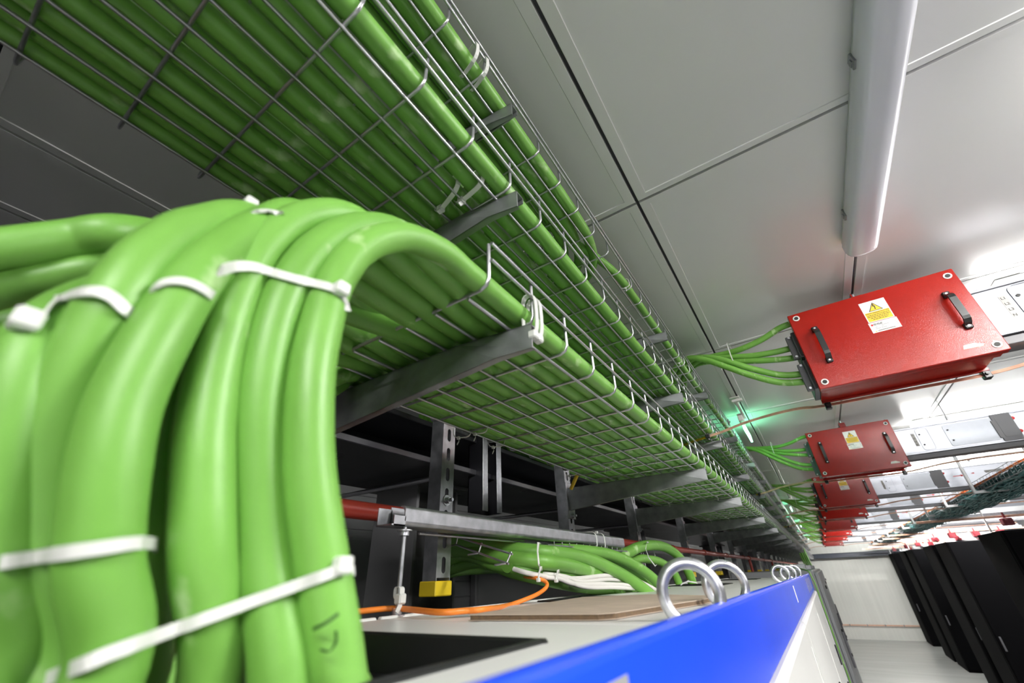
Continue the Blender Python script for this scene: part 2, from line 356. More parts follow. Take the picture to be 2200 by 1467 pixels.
# ------------------------------------------------------------------ green power cables in the trays
def wob(x, y0, y1, z, amp=.0012, step=.35):
    P = []; y = y0; ph = random.random() * 6
    while y < y1: P.append((x + amp * math.sin(ph + y * 3.1) + random.uniform(-amp, amp) * .6, y, z + random.uniform(0, amp * .7))); y += step if y < 4 else 1.2
    return P + [(x, y1, z)]
def cable(P, label, group, r=CR, m='cable', n=12, sub=6, cat='cable', name='power_cable'):
    if sub: P = spline(P, sub)
    return tag(MB().tube(P, r, n).build(name, M[m]), label, cat, group)
fg = {
 0: [(-0.2370, 0.2365, 0.3053), (-0.2360, 0.1849, 0.2851), (-0.2360, 0.1461, 0.2445), (-0.2350, 0.1275, 0.1963), (-0.2320, 0.1232, 0.1520), (-0.2300, 0.1242, 0.1105), (-0.2290, 0.1343, 0.0608), (-0.2260, 0.1505, 0.0134), (-0.2230, 0.1695, -0.0390), (-.228, .19, -.10), (-.24, .2, -.4)],
 1: [(-0.2500, 0.1910, 0.3013), (-0.2480, 0.1458, 0.2719), (-0.2460, 0.1160, 0.2259), (-0.2450, 0.1034, 0.1832), (-0.2460, 0.1008, 0.1459), (-0.2470, 0.1050, 0.1023), (-0.2480, 0.1157, 0.0606), (-0.2460, 0.1308, 0.0141), (-0.2360, 0.1463, -0.0363), (-.238, .155, -.10), (-.25, .16, -.4)],
 2: [(-0.2620, 0.1459, 0.2894), (-0.2600, 0.1066, 0.2578), (-0.2580, 0.0861, 0.2141), (-0.2560, 0.0785, 0.1704), (-0.2550, 0.0796, 0.1224), (-0.2520, 0.0843, 0.0803), (-0.2500, 0.0910, 0.0518), (-0.2500, 0.1029, 0.0139), (-0.2620, 0.1269, -0.0349), (-.268, .128, -.10), (-.28, .13, -.4)],
 3: [(-0.2780, 0.1099, 0.2710), (-0.2680, 0.0806, 0.2294), (-0.2550, 0.0622, 0.1857), (-0.2460, 0.0528, 0.1527), (-0.2400, 0.0480, 0.1125), (-0.2400, 0.0473, 0.0762), (-0.2400, 0.0522, 0.0460), (-0.2450, 0.0627, 0.0131), (-0.2550, 0.0820, -0.0278), (-.26, .072, -.10), (-.28, .08, -.4)],
 4: [(-0.3000, 0.0890, 0.2611), (-0.2680, 0.0490, 0.2029), (-0.2560, 0.0336, 0.1623), (-0.2520, 0.0295, 0.1313), (-0.2560, 0.0298, 0.1056), (-0.2620, 0.0322, 0.0792), (-0.2680, 0.0399, 0.0502), (-0.2750, 0.0534, 0.0145), (-0.2850, 0.0730, -0.0282), (-.29, .045, -.10), (-.30, .05, -.4)],
 5: [(-0.3650, 0.0932, 0.2522), (-0.3350, 0.0550, 0.1968), (-0.3000, 0.0295, 0.1496), (-0.2760, 0.0172, 0.1148), (-0.2680, 0.0162, 0.0867), (-0.2700, 0.0265, 0.0481), (-0.2750, 0.0392, 0.0143), (-0.2850, 0.0559, -0.0257), (-.29, .01, -.10), (-.30, .01, -.4)],
 6: [(-0.3300, 0.1329, 0.2917), (-0.3100, 0.0953, 0.2305), (-0.3000, 0.0790, 0.1790), (-0.2950, 0.0772, 0.1248), (-0.2900, 0.0792, 0.0737), (-0.2900, 0.0890, 0.0265), (-0.3000, 0.1087, -0.0290), (-.31, .11, -.10), (-.32, .11, -.4)],
 7: [(-0.4241, 0.1026, 0.3115), (-0.4059, 0.0592, 0.2817), (-0.3837, 0.0243, 0.2475), (-0.3952, 0.0055, 0.2322), (-0.4007, -0.0188, 0.2065), (-.410, -.060, .165), (-.43, -.12, .10), (-.47, -.2, .0), (-.50, -.25, -.2)],
 8: [(-0.4461, 0.1073, 0.2844), (-0.4318, 0.0655, 0.2585), (-0.4024, 0.0322, 0.2247), (-0.4108, 0.0079, 0.2024), (-0.4193, -0.0081, 0.1878), (-.432, -.05, .135), (-.455, -.12, .06), (-.50, -.2, -.1), (-.52, -.25, -.25)],
 9: [(-0.4688, 0.1129, 0.2552), (-0.4648, 0.0659, 0.2276), (-0.4585, 0.0275, 0.1992), (-0.4656, 0.0038, 0.1774), (-.482, -.035, .12), (-.50, -.11, .03), (-.53, -.2, -.15), (-.55, -.25, -.3)],
 10: [(-.548, .34, .29), (-.548, .27, .22), (-.545, .23, .10), (-.54, .22, -.1), (-.54, .22, -.4)],
 11: [(-.578, .36, .29), (-.578, .30, .22), (-.575, .26, .10), (-.55, .27, -.1), (-.53, .27, -.4)]}
LC = 12
fgl = ['arching over and dropping rightmost in the foreground', 'arching second from the right in the foreground', 'arching third from the right in the foreground',
       'dropping just left of the dark foreground gap', 'with the high hump at the left of the foreground arch', 'leftmost of the foreground drop, beside the white tie head',
       'half hidden in the dark gap between the two foreground bunches', 'leaving the left edge of the photo, topmost of three', 'leaving the left edge of the photo, middle of three', 'leaving the left edge of the photo, lowest of three',
       'in the lowest wire tray, second from its wall side', 'in the lowest wire tray, against its wall side']
for i in range(LC):
    x = -.2430 - .0310 * i
    tail = [q for q in wob(x, .62, 20, ZL + .0165)]
    lead = [(x, .36, ZL + .0175), (x, .47, ZL + .0165)]
    if i >= 7: lead = [(x, .38, ZL + .0175), (x, .47, ZL + .0165)]
    q0, q1 = Vector(fg[i][0]), Vector(lead[0])
    P = spline(fg[i][::-1] + [q0.lerp(q1, .33), q0.lerp(q1, .66)] + lead, 8) + spline([lead[-1]] + tail, 3)[1:]
    o = MB().tube(P, CR, 20).build('power_cable', M['cable' if i % 2 == 0 else 'cable2'])
    tag(o, 'thick green power cable ' + fgl[i], 'cable', 'green cables of the lowest wire tray')
for i in range(5):      # second layer in the lowest tray, starting further along
    x = -.262 - .046 * i
    cable(wob(x, 1.1 + .25 * i, 20, ZL + .0165 + .0265, .002), 'green cable of the upper layer in the lowest wire tray, %s from the aisle' % ordn(i), 'upper layer cables of the lowest wire tray', n=8, sub=2)
for i in range(11):
    x = -.2590 - .0350 * i + random.uniform(-.0015, .0015)
    cable(wob(x, -.9, 20, ZM + .0165), 'green power cable lying in the middle wire tray, %s from the aisle side' % ordn(i), 'green cables of the middle wire tray', n=14, sub=3, m='cable' if i % 3 else 'cable2')
# top tray: five cables that turn away to the wall, one that runs on
for i in range(5):
    x = -.264 - .0295 * i; e = .93 - .04 * i; z = ZT + .0165
    cable([(x, y, z) for y in (-.9, -.5, -.1, .2, .45, .6)] + [(x - .002, e - .18, z), (x - .012, e - .07, z + .004), (x - .045, e + .03, z + .006), (x - .11, e + .09, z + .008), (x - .22, e + .11, z + .01), (-.70, e + .13, z + .012), (-.80, e + .25, z - .05), (-.86 - .03 * i, e + .5, z - .30), (-.90 - .03 * i, e + .9, .4505), (-.90 - .03 * i, 6, .4505), (-.90 - .03 * i, 20, .4505)],
          'green cable bending out of the topmost tray to the wall, %s from the aisle' % ordn(i), 'cables bending out of the topmost wire tray', n=14)
for i in range(4):
    x = -.43 - .04 * i; z = ZT + .0165
    cable([(x, y, z) for y in (-.9, -.4, .1, .35)] + [(x - .03, .6, z), (x - .12, .72, z + .005), (-.74, .78, z), (-.86, .86, z - .08), (-1.14 - .03 * i, 1.2, z - .30), (-1.16 - .03 * i, 1.6, .4505), (-1.16 - .03 * i, 20, .4505)],
          'green cable on the wall side of the topmost tray, %s past the bending group' % ordn(i), 'cables on the wall side of the topmost wire tray', n=10)
cable([(-.40, .55, ZT + .03), (-.33, .80, ZT + .03), (-.272, 1.02, ZT + .022), (-.262, 1.2, ZT + .0155)] + wob(-.262, 1.4, 20, ZT + .0155, .003), 'single green cable running along the outer edge of the topmost wire tray', 'cables of the topmost wire tray', r=.0125, n=12, sub=4)

# ------------------------------------------------------------------ slotted posts and cantilever arms
def stadium(cy, cz, hw, hh, n=16):
    out = []
    for k in range(n):
        a = 2 * PI * k / n + PI / n; c, s = math.cos(a), math.sin(a)
        out.append((cy + hw * c, cz + (hh - hw) * (1 if s > 0 else -1) + hw * s))
    return out
def slot_strip(mb, x, y0, y1, z0, z1, pitch, hw, hh, phase=0., n=16, depth=.0025):
    # a steel face in the plane x with a row of real oblong holes
    cy = (y0 + y1) / 2; z = z0; cells = []
    while z < z1 - .001:
        ze = min(z + pitch, z1); cells.append((z, ze)); z = ze
    for a, b in cells:
        if b - a < pitch * .9:
            mb.bx(x - depth, x, y0, y1, a, b); continue
        c = (a + b) / 2; S_ = stadium(cy, c, hw, hh, n); O_ = []
        for p in S_:
            dy, dz = p[0] - cy, p[1] - c; k = min(((y1 - y0) / 2) / max(abs(dy), 1e-6), ((b - a) / 2) / max(abs(dz), 1e-6)); O_.append((cy + dy * k, c + dz * k))
        # snap the outer ring's nearest points onto the cell corners
        for qy in (y0, y1):
            for qz in (a, b):
                j = min(range(n), key=lambda j: (O_[j][0] - qy) ** 2 + (O_[j][1] - qz) ** 2); O_[j] = (qy, qz)
        vs = [(x, p[0], p[1]) for p in O_] + [(x, p[0], p[1]) for p in S_] + [(x - depth, p[0], p[1]) for p in S_]
        fs = [(k, (k + 1) % n, n + (k + 1) % n, n + k) for k in range(n)] + [(n + k, n + (k + 1) % n, 2 * n + (k + 1) % n, 2 * n + k) for k in range(n)]
        mb.add(vs, fs)
PX = -.715
def post(yc, zb, label, bolt=None):
    t = thing('slotted_post', label, 'post', (PX - .02, yc, zb), 'slotted posts carrying the trays')
    mb = MB(); y0, y1 = yc - .0205, yc + .0205
    slot_strip(mb, PX, y0, y1, zb + .01, .995, .05, .0065, .0165)
    mb.bx(PX - .041, PX, y0 - .0025, y0, zb, .995); mb.bx(PX - .041, PX, y1, y1 + .0025, zb, .995)
    mb.bx(PX - .041, PX - .0385, y0, y0 + .01, zb, .995); mb.bx(PX - .041, PX - .0385, y1 - .01, y1, zb, .995)
    mb.build('channel', M['galv'], t)
    c = MB(); c.bx(PX - .046, PX + .004, yc - .027, yc + .027, zb - .025, zb + .004, bev=.002); c.build('end_cap', M['ycap'], t)
    f = MB(); f.bx(PX - .043, PX, yc - .022, yc + .022, .985, .999, bev=.001); f.build('head_plate', M['galv'], t)
    if bolt is not None:
        b = MB(); b.cyl((PX, yc, bolt), (PX + .002, yc, bolt), .0125, 20); b.cyl((PX + .002, yc, bolt), (PX + .010, yc, bolt), .0075, 6); b.cyl((PX + .010, yc, bolt), (PX + .020, yc, bolt), .004, 10)
        b.build('bolt', M['zinc'], t)
    return t
def arm(yc, zt, label, tip=-.222):
    t = thing('cantilever_arm', label, 'bracket', (PX + .003, yc, zt - .09), 'steel arms under the trays')
    x0 = PX + .003; x1 = tip; w = .017; mb = MB(); th = .0024
    # web on the viewer's side, turned inward near the tip; folded top and bottom flanges
    ya, yb, yt = yc - w, yc + w, yc - w + .013
    A = [(x0, ya, zt), (x1 - .115, ya, zt), (x1, yt, zt), (x1, yt, zt - .036), (x1 - .050, ya, zt - .041), (x0, ya, zt - .078)]
    mb.add(A + [(p[0], p[1] + th, p[2]) for p in A], [(0, 1, 4, 5), (1, 2, 3, 4), (6, 7, 10, 11), (7, 8, 9, 10)] + [(i, (i + 1) % 6, 6 + (i + 1) % 6, 6 + i) for i in range(6)])
    mb.prism([(x0, ya), (x1 - .115, ya), (x1, yt), (x1, yb), (x0, yb)], 'z', zt - .0022, zt)
    mb.add([(x0, ya, zt - .078), (x1 - .05, ya, zt - .041), (x1, yt, zt - .036), (x1, yt + .008, zt - .036), (x1 - .05, ya + .013, zt - .041), (x0, ya + .014, zt - .078)], [(0, 1, 4, 5), (1, 2, 3, 4)])
    mb.bx(x0, x1, yb - .002, yb, zt - .012, zt)
    mb.build('arm_channel', M['dgalv'], t)
    p = MB(); p.bx(x0 - .003, x0 + .003, yc - .028, yc + .028, zt - .105, zt + .02, bev=.001); p.build('foot_plate', M['galv'], t)
    b = MB(); b.cyl((x0 + .003, yc, zt - .095), (x0 + .012, yc, zt - .095), .008, 6); b.cyl((x0 + .012, yc, zt - .095), (x0 + .02, yc, zt - .095), .004, 8); b.build('bolt', M['zinc'], t)
    return t
PYS = [.395, 1.462, 2.205, 3.19, 4.16, 5.12] + [6.08 + .96 * k for k in range(14)]
p0 = post(PYS[0], 0.0, 'slotted steel post hidden behind the arching foreground cables')
post(.787, -.001, 'slotted steel post with a hex bolt and a yellow end cap, the one without arms', bolt=.172)
arms = None; lev = (('lowest', ZL - .0065, -.222), ('middle', ZM - .0065, -.232), ('topmost', ZT - .0065, -.232))
a0 = [arm(PYS[0], z, 'steel arm under the %s wire tray, nearest to the viewer' % nm, tip=tp) for nm, z, tp in lev]
for k, y in enumerate(PYS[1:], 1):
    dup(p0, (0, y - PYS[0], 0), 'slotted steel post carrying the %s set of tray arms along the wall' % ordn(k))
    for (nm, z, tp), a in zip(lev, a0):
        dup(a, (0, y - PYS[0], 0), 'steel arm under the %s wire tray, %s along the wall' % (nm, ordn(k)))
# short hanging channel with its open side to the aisle
t = thing('hanging_channel', 'short steel channel hanging from the black girder beside the yellow-capped post, open side outward', 'channel', (-.86, 1.16, .195))
mb = MB(); x = -.86
mb.bx(x - .06, x, 1.118, 1.122, .195, .31 + .40); mb.bx(x - .06, x, 1.222, 1.226, .195, .71); mb.bx(x - .06, x - .057, 1.118, 1.226, .195, .71)
mb.build('channel', M['black'], t)
for a, b in ((1.118, 1.146), (1.198, 1.226)):
    q = MB(); q.bx(x, x + .003, a, b, .195, .71, bev=.001); q.build('lip', M['galv'], t)

# ------------------------------------------------------------------ red sprinkler pipe
t = thing('sprinkler_pipe', 'long red painted pipe running in front of the slotted posts', 'pipe', (-.672, 9, .11))
MB().tube([(-.672, -1.2, .119), (-.672, 20.5, .114)], .0155, 20).build('pipe_run', M['pipe'], t)
for y in (1.35, 2.6, 3.4, 4.3, 5.3, 7.2, 9.1, 12): MB().cyl((-.672, y, .119), (-.672, y + .035, .119), .0185, 20).build('coupling', M['pipe'], t)
for y in (5.75, 8.4): 
    MB().tube([(-.672, y, .119), (-.672, y, -.30)], .014, 14).build('drop_pipe', M['pipe'], t)
    MB().cyl((-.672, y - .03, .119), (-.672, y + .03, .119), .022, 16).build('tee', M['pipe'], t)
# ------------------------------------------------------------------ cabinet row with blue fascia
ZC = -.045
def cabinet(y0, y1, k):
    t = thing('switchgear_cabinet', 'light grey cabinet under the blue fascia, %s' % ['with the big roof cut-out taking the foreground cables', 'with a cardboard sheet lying on its roof', 'with the pair of distant eye bolts', 'at the far end of the blue fascia'][k], 'cabinet', (-.34, (y0 + y1) / 2, -H), 'switchgear cabinets along the left wall')
    b = MB(); b.bx(-.58, -.1085, y0, y1, -H, ZC - .03, bev=.004); b.build('body', M['cab'], t)
    r = MB()       # roof sheet, with the opening cut out of the first one
    if k == 0: X0, X1, Y0, Y1 = -.56, -.208, -.40, .352
    else: X0, X1, Y0, Y1 = -.55, -.34, y0 + .42, y0 + .62
    zt, zb = ZC, ZC - .03
    xs_ = [-.585, X0, X1, -.1085]; ys_ = [y0 + .001, Y0, Y1, y1 - .001]
    for i in range(3):
        for j in range(3):
            if i == 1 and j == 1: continue
            r.bx(xs_[i], xs_[i + 1], ys_[j], ys_[j + 1], zb, zt)
    r.build('roof_sheet', M['cab'], t)
    g = MB(); g.bx(X0 - .004, X1 + .004, Y0 - .003, Y0 + .006, zb - .003, zt + .003, bev=.002); g.bx(X0 - .004, X1 + .004, Y1 - .006, Y1 + .003, zb - .003, zt + .003, bev=.002)
    g.bx(X1 - .006, X1 + .003, Y0, Y1, zb - .003, zt + .003, bev=.002); g.bx(X0 - .003, X0 + .006, Y0, Y1, zb - .003, zt + .003, bev=.002)
    g.build('edge_trim', M['blackp'], t)
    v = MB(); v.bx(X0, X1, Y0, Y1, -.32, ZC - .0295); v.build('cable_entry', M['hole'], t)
    e = MB(); e.bx(-.588, -.578, y0 + .002, y1 - .002, ZC - .04, ZC + .003, bev=.002); e.build('roof_edge', M['cab'], t)
    d = MB()
    pr_ = [(-.1085, -H + .1), (-.1085, -.1225), (-.0965, -.1225), (-.0915, -.1255), (-.0887, -.132), (-.0887, -H + .1)]
    d.prism(pr_, 'y', y0 + .004, y1 - .004); d.build('door', M['cab'], t)
    d = MB(); d.bx(-.0888, -.0877, y1 - .055, y1 - .048, -H + .12, -.17); d.build('door_rib', M['cab'], t)
    for z in (-.46, -.62):
        h = MB(); h.bx(-.0888, -.083, y1 - .25, y1 - .235, z, z + .09, bev=.002); h.build('hinge', M['blackp'], t)
    return t
CY = [-1.6, .46, 1.5, 2.7, 3.98]
CY = [-1.2, .50, 1.52, 2.54, 3.56]
for k in range(4): cabinet(CY[k] + .002, CY[k + 1] - .002, k)
t = thing('blue_fascia', 'bright blue fascia strip along the front edge of the light grey cabinets', 'fascia', (-.115, 1.4, -.13))
prof = [(-.1035, -.1175), (-.0980, -.1175), (-.0980, -.0350), (-.0986, -.0315), (-.1002, -.0292), (-.1025, -.0285), (-.1070, -.0285), (-.1070, -.0500), (-.1035, -.0500)]
mb = MB(); mb.prism(prof, 'y', -1.2, 3.56); mb.build('strip', M['blue'], t)
for a, b, z0, z1, m in ((.219, .245, -.0588, -.0423, 'greylab'), (1.66, 1.695, -.0873, -.0445, 'paper')):
    MB().bx(-.0985, -.0974, a, b, z0, z1).build('sticker', M[m], t)
mb = MB()
for k in range(5): mb.bx(-.0985, -.0974, 2.72 + k * .14, 2.755 + k * .14, -.102, -.045)
mb.build('printed_marks', M['greylab'], t)
# eye bolts
def eye_bolt(c, R_, r_, label, rz=0.):
    x, y, zc = c
    t = thing('eye_bolt', label, 'eye bolt', (x, y, ZC), 'eye bolts on the cabinet roofs')
    mb = MB()
    mb.tube([(x + R_ * math.cos(a) * math.cos(rz), y + R_ * math.cos(a) * math.sin(rz), zc + R_ * math.sin(a)) for a in [2 * PI * k / 40 for k in range(40)]], r_, 14, closed=True)
    mb.build('ring', M['zinc'], t)
    c = MB(); c.tube([(x, y, ZC + .0002), (x, y, ZC + .003), (x, y, zc - R_)], [r_ * 2.0, r_ * 2.0, r_ * 1.1], 20); c.build('collar', M['zinc'], t)
    return t
# ------------------------------------------------------------------ cardboard sheet lying on the roof
t = thing('cardboard_sheet', 'brown corrugated cardboard sheet lying on the cabinet roof behind the nearest eye bolt', 'cardboard', (-.3, .75, ZC))
poly = [(-.405, .498), (-.34, .510), (-.236, .527), (-.222, .545), (-.180, .80), (-.172, .93), (-.335, 1.04), (-.458, .955)]
top = MB(); top.prism(poly, 'z', ZC + .0065, ZC + .0075); top.build('top_liner', M['card'], t)
bot = MB(); bot.prism(poly, 'z', ZC + .0008, ZC + .0016); bot.build('bottom_liner', M['card'], t)
q = MB(); q.prism([(a + (-.3 - a) * .01, b + (.75 - b) * .01) for a, b in poly], 'z', ZC + .0016, ZC + .0065); q.build('fluting', M['cardin'], t)

# ------------------------------------------------------------------ strut on a threaded rod
t = thing('strut_channel', 'bright galvanised strut channel carried on a threaded rod above the cabinet roof', 'strut', (-.6, 1.05, .09))
x = -.598; y0, y1 = .505, 1.60; mb = MB(); zt = .120; hw = .0195; dp = .034
rr_ = .008; pf = [(x - hw, zt), (x - hw, zt - dp)]
pf += [(x + hw - rr_ + rr_ * math.sin(a_), zt - dp + rr_ - rr_ * math.cos(a_)) for a_ in [PI / 2 * k / 5 for k in range(6)]]
pf += [(x + hw - rr_ + rr_ * math.cos(a_), zt - rr_ + rr_ * math.sin(a_)) for a_ in [PI / 2 * k / 5 for k in range(6)]]
pf += [(x + hw - .013, zt), (x + hw - .013, zt - .0022), (x + hw - .008, zt - .003), (x + hw - .003, zt - .009), (x + hw - .003, zt - dp + .008), (x + hw - .009, zt - dp + .003), (x - hw + .0022, zt - dp + .003), (x - hw + .0022, zt)]
mb.prism(pf, 'y', y0 + .028, y1)
mb.bx(x - hw, x + hw, y0, y0 + .03, zt - dp, zt - dp + .0022); mb.bx(x - hw, x - hw + .0022, y0, y0 + .03, zt - dp, zt - .004)
mb.bx(x + hw - .0022, x + hw, y0 + .004, y0 + .03, zt - dp, zt - .018)
mb.build('channel', M['galv'], t)
t = thing('threaded_rod', 'threaded rod standing on the cabinet roof edge and holding up the strut channel', 'rod', (-.578, .548, ZC))
rx, ry = -.590, .545; mb = MB(); pts = []; rr = []; z = ZC - .002
while z < .088: pts += [(rx, ry, z), (rx, ry, z + .0009)]; rr += [.0042, .0037]; z += .0018
mb.tube(pts, rr, 12); mb.build('rod', M['galv'], t)
MB().cyl((rx, ry, .0725), (rx, ry, .0795), .0088, 6).build('upper_nut', M['zinc'], t)
MB().cyl((rx, ry, .0795), (rx, ry, .0815), .0135, 20).build('washer', M['zinc'], t)
MB().cyl((rx, ry, ZC + .003), (rx, ry, ZC + .012), .0085, 6).build('lower_nut', M['zinc'], t)
MB().cyl((rx, ry, ZC + .001), (rx, ry, ZC + .003), .013, 20).build('base_washer', M['zinc'], t)
# short wire basket under the strut
t = thing('wire_basket', 'short open wire basket cradling the green cable bundle beneath the strut channel', 'cable tray', (-.53, 1.1, .0), None)
mb = MB(); bx_ = -.535
Q1, Q2, Q3, Q4 = Vector((-0.7150, 0.8286, 0.0937)), Vector((-0.5280, 0.7892, 0.0454)), Vector((-0.7150, 0.8249, 0.0770)), Vector((-0.5280, 0.7743, 0.0277))
mb.tube([Q1, Q2], .0022, 8); mb.tube([Q3, Q4], .0022, 8)
for k_ in (.02, .48, .97):
    a_, b_ = Q1.lerp(Q2, k_), Q3.lerp(Q4, k_)
    mb.tube([a_ + (a_ - b_) * .18, b_, b_ + Vector((-.03, .0, -.002))], .0022, 8)
for k in range(12): mb.tube([(-.575, 1.06 + .045 * k, .084), (-.575, 1.06 + .045 * k, .072), (-.63, 1.06 + .045 * k, .070)], .0019, 6)
mb.tube([(-.573, 1.02, .074), (-.573, 1.60, .074)], .0021, 8); mb.tube([(-.61, .6, .080), (-.61, 1.6, .080)], .0021, 8)
mb.build('wire_mesh', M['wire'], t)

# ------------------------------------------------------------------ cable bundle entering the cabinet roof
Z3 = None
bun = [
 ('uppermost, straight under the strut', [(-1.12, 1.75, .15), (-1.02, 1.3, .13), (-.92, 1.02, .10), (-0.8000, 0.9276, 0.0946), (-0.6700, 0.9225, 0.0720), (-0.5600, 0.9528, 0.0552), (-0.5400, 1.0454, 0.0514), (-0.5300, 1.1747, 0.0411), (-0.5100, 1.2985, 0.0123), (-0.4850, 1.3837, -0.0209), (-0.4600, 1.4510, -0.0586), (-.43, 1.62, -.12)], .0168),
 ('second from the top, passing inside the wire basket', [(-1.16, 1.75, .11), (-1.05, 1.3, .09), (-.93, 1.02, .065), (-0.7900, 0.9326, 0.0723), (-0.6600, 0.9083, 0.0501), (-0.5500, 0.9332, 0.0348), (-0.5350, 1.0308, 0.0275), (-0.5400, 1.1874, 0.0116), (-0.5400, 1.3140, -0.0121), (-.52, 1.38, -.11)], .0168),
 ('humping over beyond the basket to the right', [(-.62, .9, .03), (-0.6000, 1.0889, 0.0638), (-0.5650, 1.2858, 0.0636), (-0.5500, 1.4179, 0.0539), (-0.5300, 1.5283, 0.0294), (-0.5100, 1.6204, -0.0058), (-0.4900, 1.6867, -0.0479), (-.47, 1.9, -.12)], .0168),
 ('tucked under the humped one', [(-.66, 1.0, .02), (-0.6000, 1.3587, 0.0469), (-0.5850, 1.4971, 0.0317), (-0.5650, 1.6131, 0.0018), (-0.5400, 1.7228, -0.0403), (-0.5200, 1.7876, -0.0748), (-.5, 1.95, -.12)], .0168),
 ('low in the bundle behind the white cables', [(-1.2, 1.75, .08), (-1.08, 1.3, .06), (-.95, 1.02, .03), (-0.7900, 0.9436, 0.0590), (-0.6700, 0.9217, 0.0329), (-0.5800, 0.9235, 0.0186), (-0.5500, 1.0220, 0.0098), (-0.5500, 1.2061, 0.0010), (-0.5300, 1.3328, -0.0257), (-.52, 1.45, -.12)], .0130),
 ('lowest, swinging under the white cables', [(-1.24, 1.75, .04), (-1.1, 1.3, .03), (-.97, 1.02, .01), (-0.7500, 0.9476, 0.0409), (-0.6300, 0.9447, 0.0137), (-0.5650, 1.0138, -0.0080), (-0.5550, 1.1680, -0.0258), (-0.5350, 1.3900, -0.0421), (-0.5000, 1.5128, -0.0609), (-.46, 1.5, -.13)], .0125),
 ('entering the roof leftmost at the bundle foot', [(-0.6000, 1.1162, 0.0172), (-0.5900, 1.2432, -0.0219), (-0.5750, 1.3153, -0.0530), (-.56, 1.27, -.12)], .0140),
 ('dropping into the roof second at the bundle foot', [(-0.6000, 1.1911, 0.0137), (-0.5850, 1.3557, -0.0318), (-0.5650, 1.4273, -0.0615), (-.55, 1.42, -.12)], .0140),
 ('dropping into the roof third at the bundle foot', [(-0.6000, 1.2734, 0.0099), (-0.5800, 1.4571, -0.0316), (-0.5600, 1.5378, -0.0649), (-.54, 1.55, -.12)], .0140),
 ('dropping into the roof fourth at the bundle foot', [(-0.6000, 1.3645, 0.0056), (-0.5750, 1.5828, -0.0354), (-0.5500, 1.6629, -0.0689), (-.53, 1.65, -.12)], .0140),
 ('outer high loop behind the nearest eye bolt', [(-.66, 1.5, .04), (-0.6200, 1.7080, 0.0727), (-0.6100, 1.8560, 0.0987), (-0.6000, 2.0206, 0.1110), (-0.5900, 2.1790, 0.1054), (-0.5750, 2.3067, 0.0726), (-0.5550, 2.3331, 0.0205), (-0.5350, 2.2993, -0.0373), (-0.5200, 2.2036, -0.0934), (-.515, 2.15, -.13)], .0205),
 ('inner loop behind the nearest eye bolt', [(-.69, 1.6, .0), (-0.6400, 1.8710, 0.0541), (-0.6300, 2.0082, 0.0568), (-0.6100, 2.1213, 0.0455), (-0.5900, 2.2085, 0.0117), (-0.5700, 2.1961, -0.0390), (-0.5600, 2.1519, -0.0907), (-.55, 2.1, -.13)], .0170),
]
for lb, P, r in bun: cable(P, 'green cable of the roof bundle, ' + lb, 'bundle cables entering the cabinet roof', r=r, n=18, sub=8, m='cable2')
wh = [[(-0.6000, 0.9002, 0.0213), (-0.5600, 0.9018, 0.0112), (-0.5350, 0.9616, 0.0021), (-0.5300, 1.0842, -0.0027), (-0.5200, 1.2705, 0.0014), (-0.5050, 1.4347, -0.0114), (-0.4850, 1.5694, -0.0440), (-0.4700, 1.6157, -0.0676)],
      [(-0.6000, 0.9554, 0.0193), (-0.5450, 0.9563, 0.0086), (-0.5320, 1.0197, 0.0022), (-0.5250, 1.1088, -0.0106), (-0.5180, 1.2617, -0.0085), (-0.5000, 1.4156, -0.0203), (-0.4820, 1.5307, -0.0463), (-0.4700, 1.5974, -0.0721)],
      [(-0.6000, 0.9107, 0.0182), (-0.5400, 0.9408, 0.0030), (-0.5300, 0.9890, -0.0019), (-0.5220, 1.0508, -0.0140), (-0.5120, 1.1987, -0.0179), (-0.4950, 1.3643, -0.0273), (-0.4780, 1.4885, -0.0510), (-0.4650, 1.5503, -0.0733)],
      [(-0.6000, 0.9904, 0.0150), (-0.5380, 0.9919, 0.0017), (-0.5250, 1.0303, -0.0094), (-0.5150, 1.0992, -0.0222), (-0.5050, 1.2684, -0.0281), (-0.4900, 1.4340, -0.0394), (-0.4750, 1.5359, -0.0639), (-0.4650, 1.5878, -0.0804)]]
for i, P in enumerate(wh): cable(P, 'thin white cable strapped to the green bundle, %s from the top where they spread' % ordn(i), 'white cables along the green bundle', r=.0052, m='wcable', n=12, sub=8, name='white_cable')
cable([(-.60, -.3, -.028), (-.60, .2, -.032), (-0.6000, 0.4489, -0.0335), (-0.6000, 0.5453, -0.0338), (-0.4878, 0.5284, -0.0372), (-0.4582, 0.5561, -0.0372), (-0.4443, 0.5935, -0.0372), (-0.5520, 0.8045, -0.0441), (-0.5450, 0.8609, -0.0365), (-0.5400, 0.9078, -0.0275), (-0.5370, 0.9372, -0.0170), (-0.5370, 0.9366, -0.0070), (-0.5450, 0.9097, 0.0010), (-0.6300, 0.9669, 0.0095), (-0.6800, 0.9736, 0.0237), (-0.7800, 0.9854, 0.0516), (-1.0, 1.2, .04)],
      'orange cable resting on the roof edge and curling back into the bundle', None, r=.0042, m='orange', n=12, sub=8, name='orange_cable')

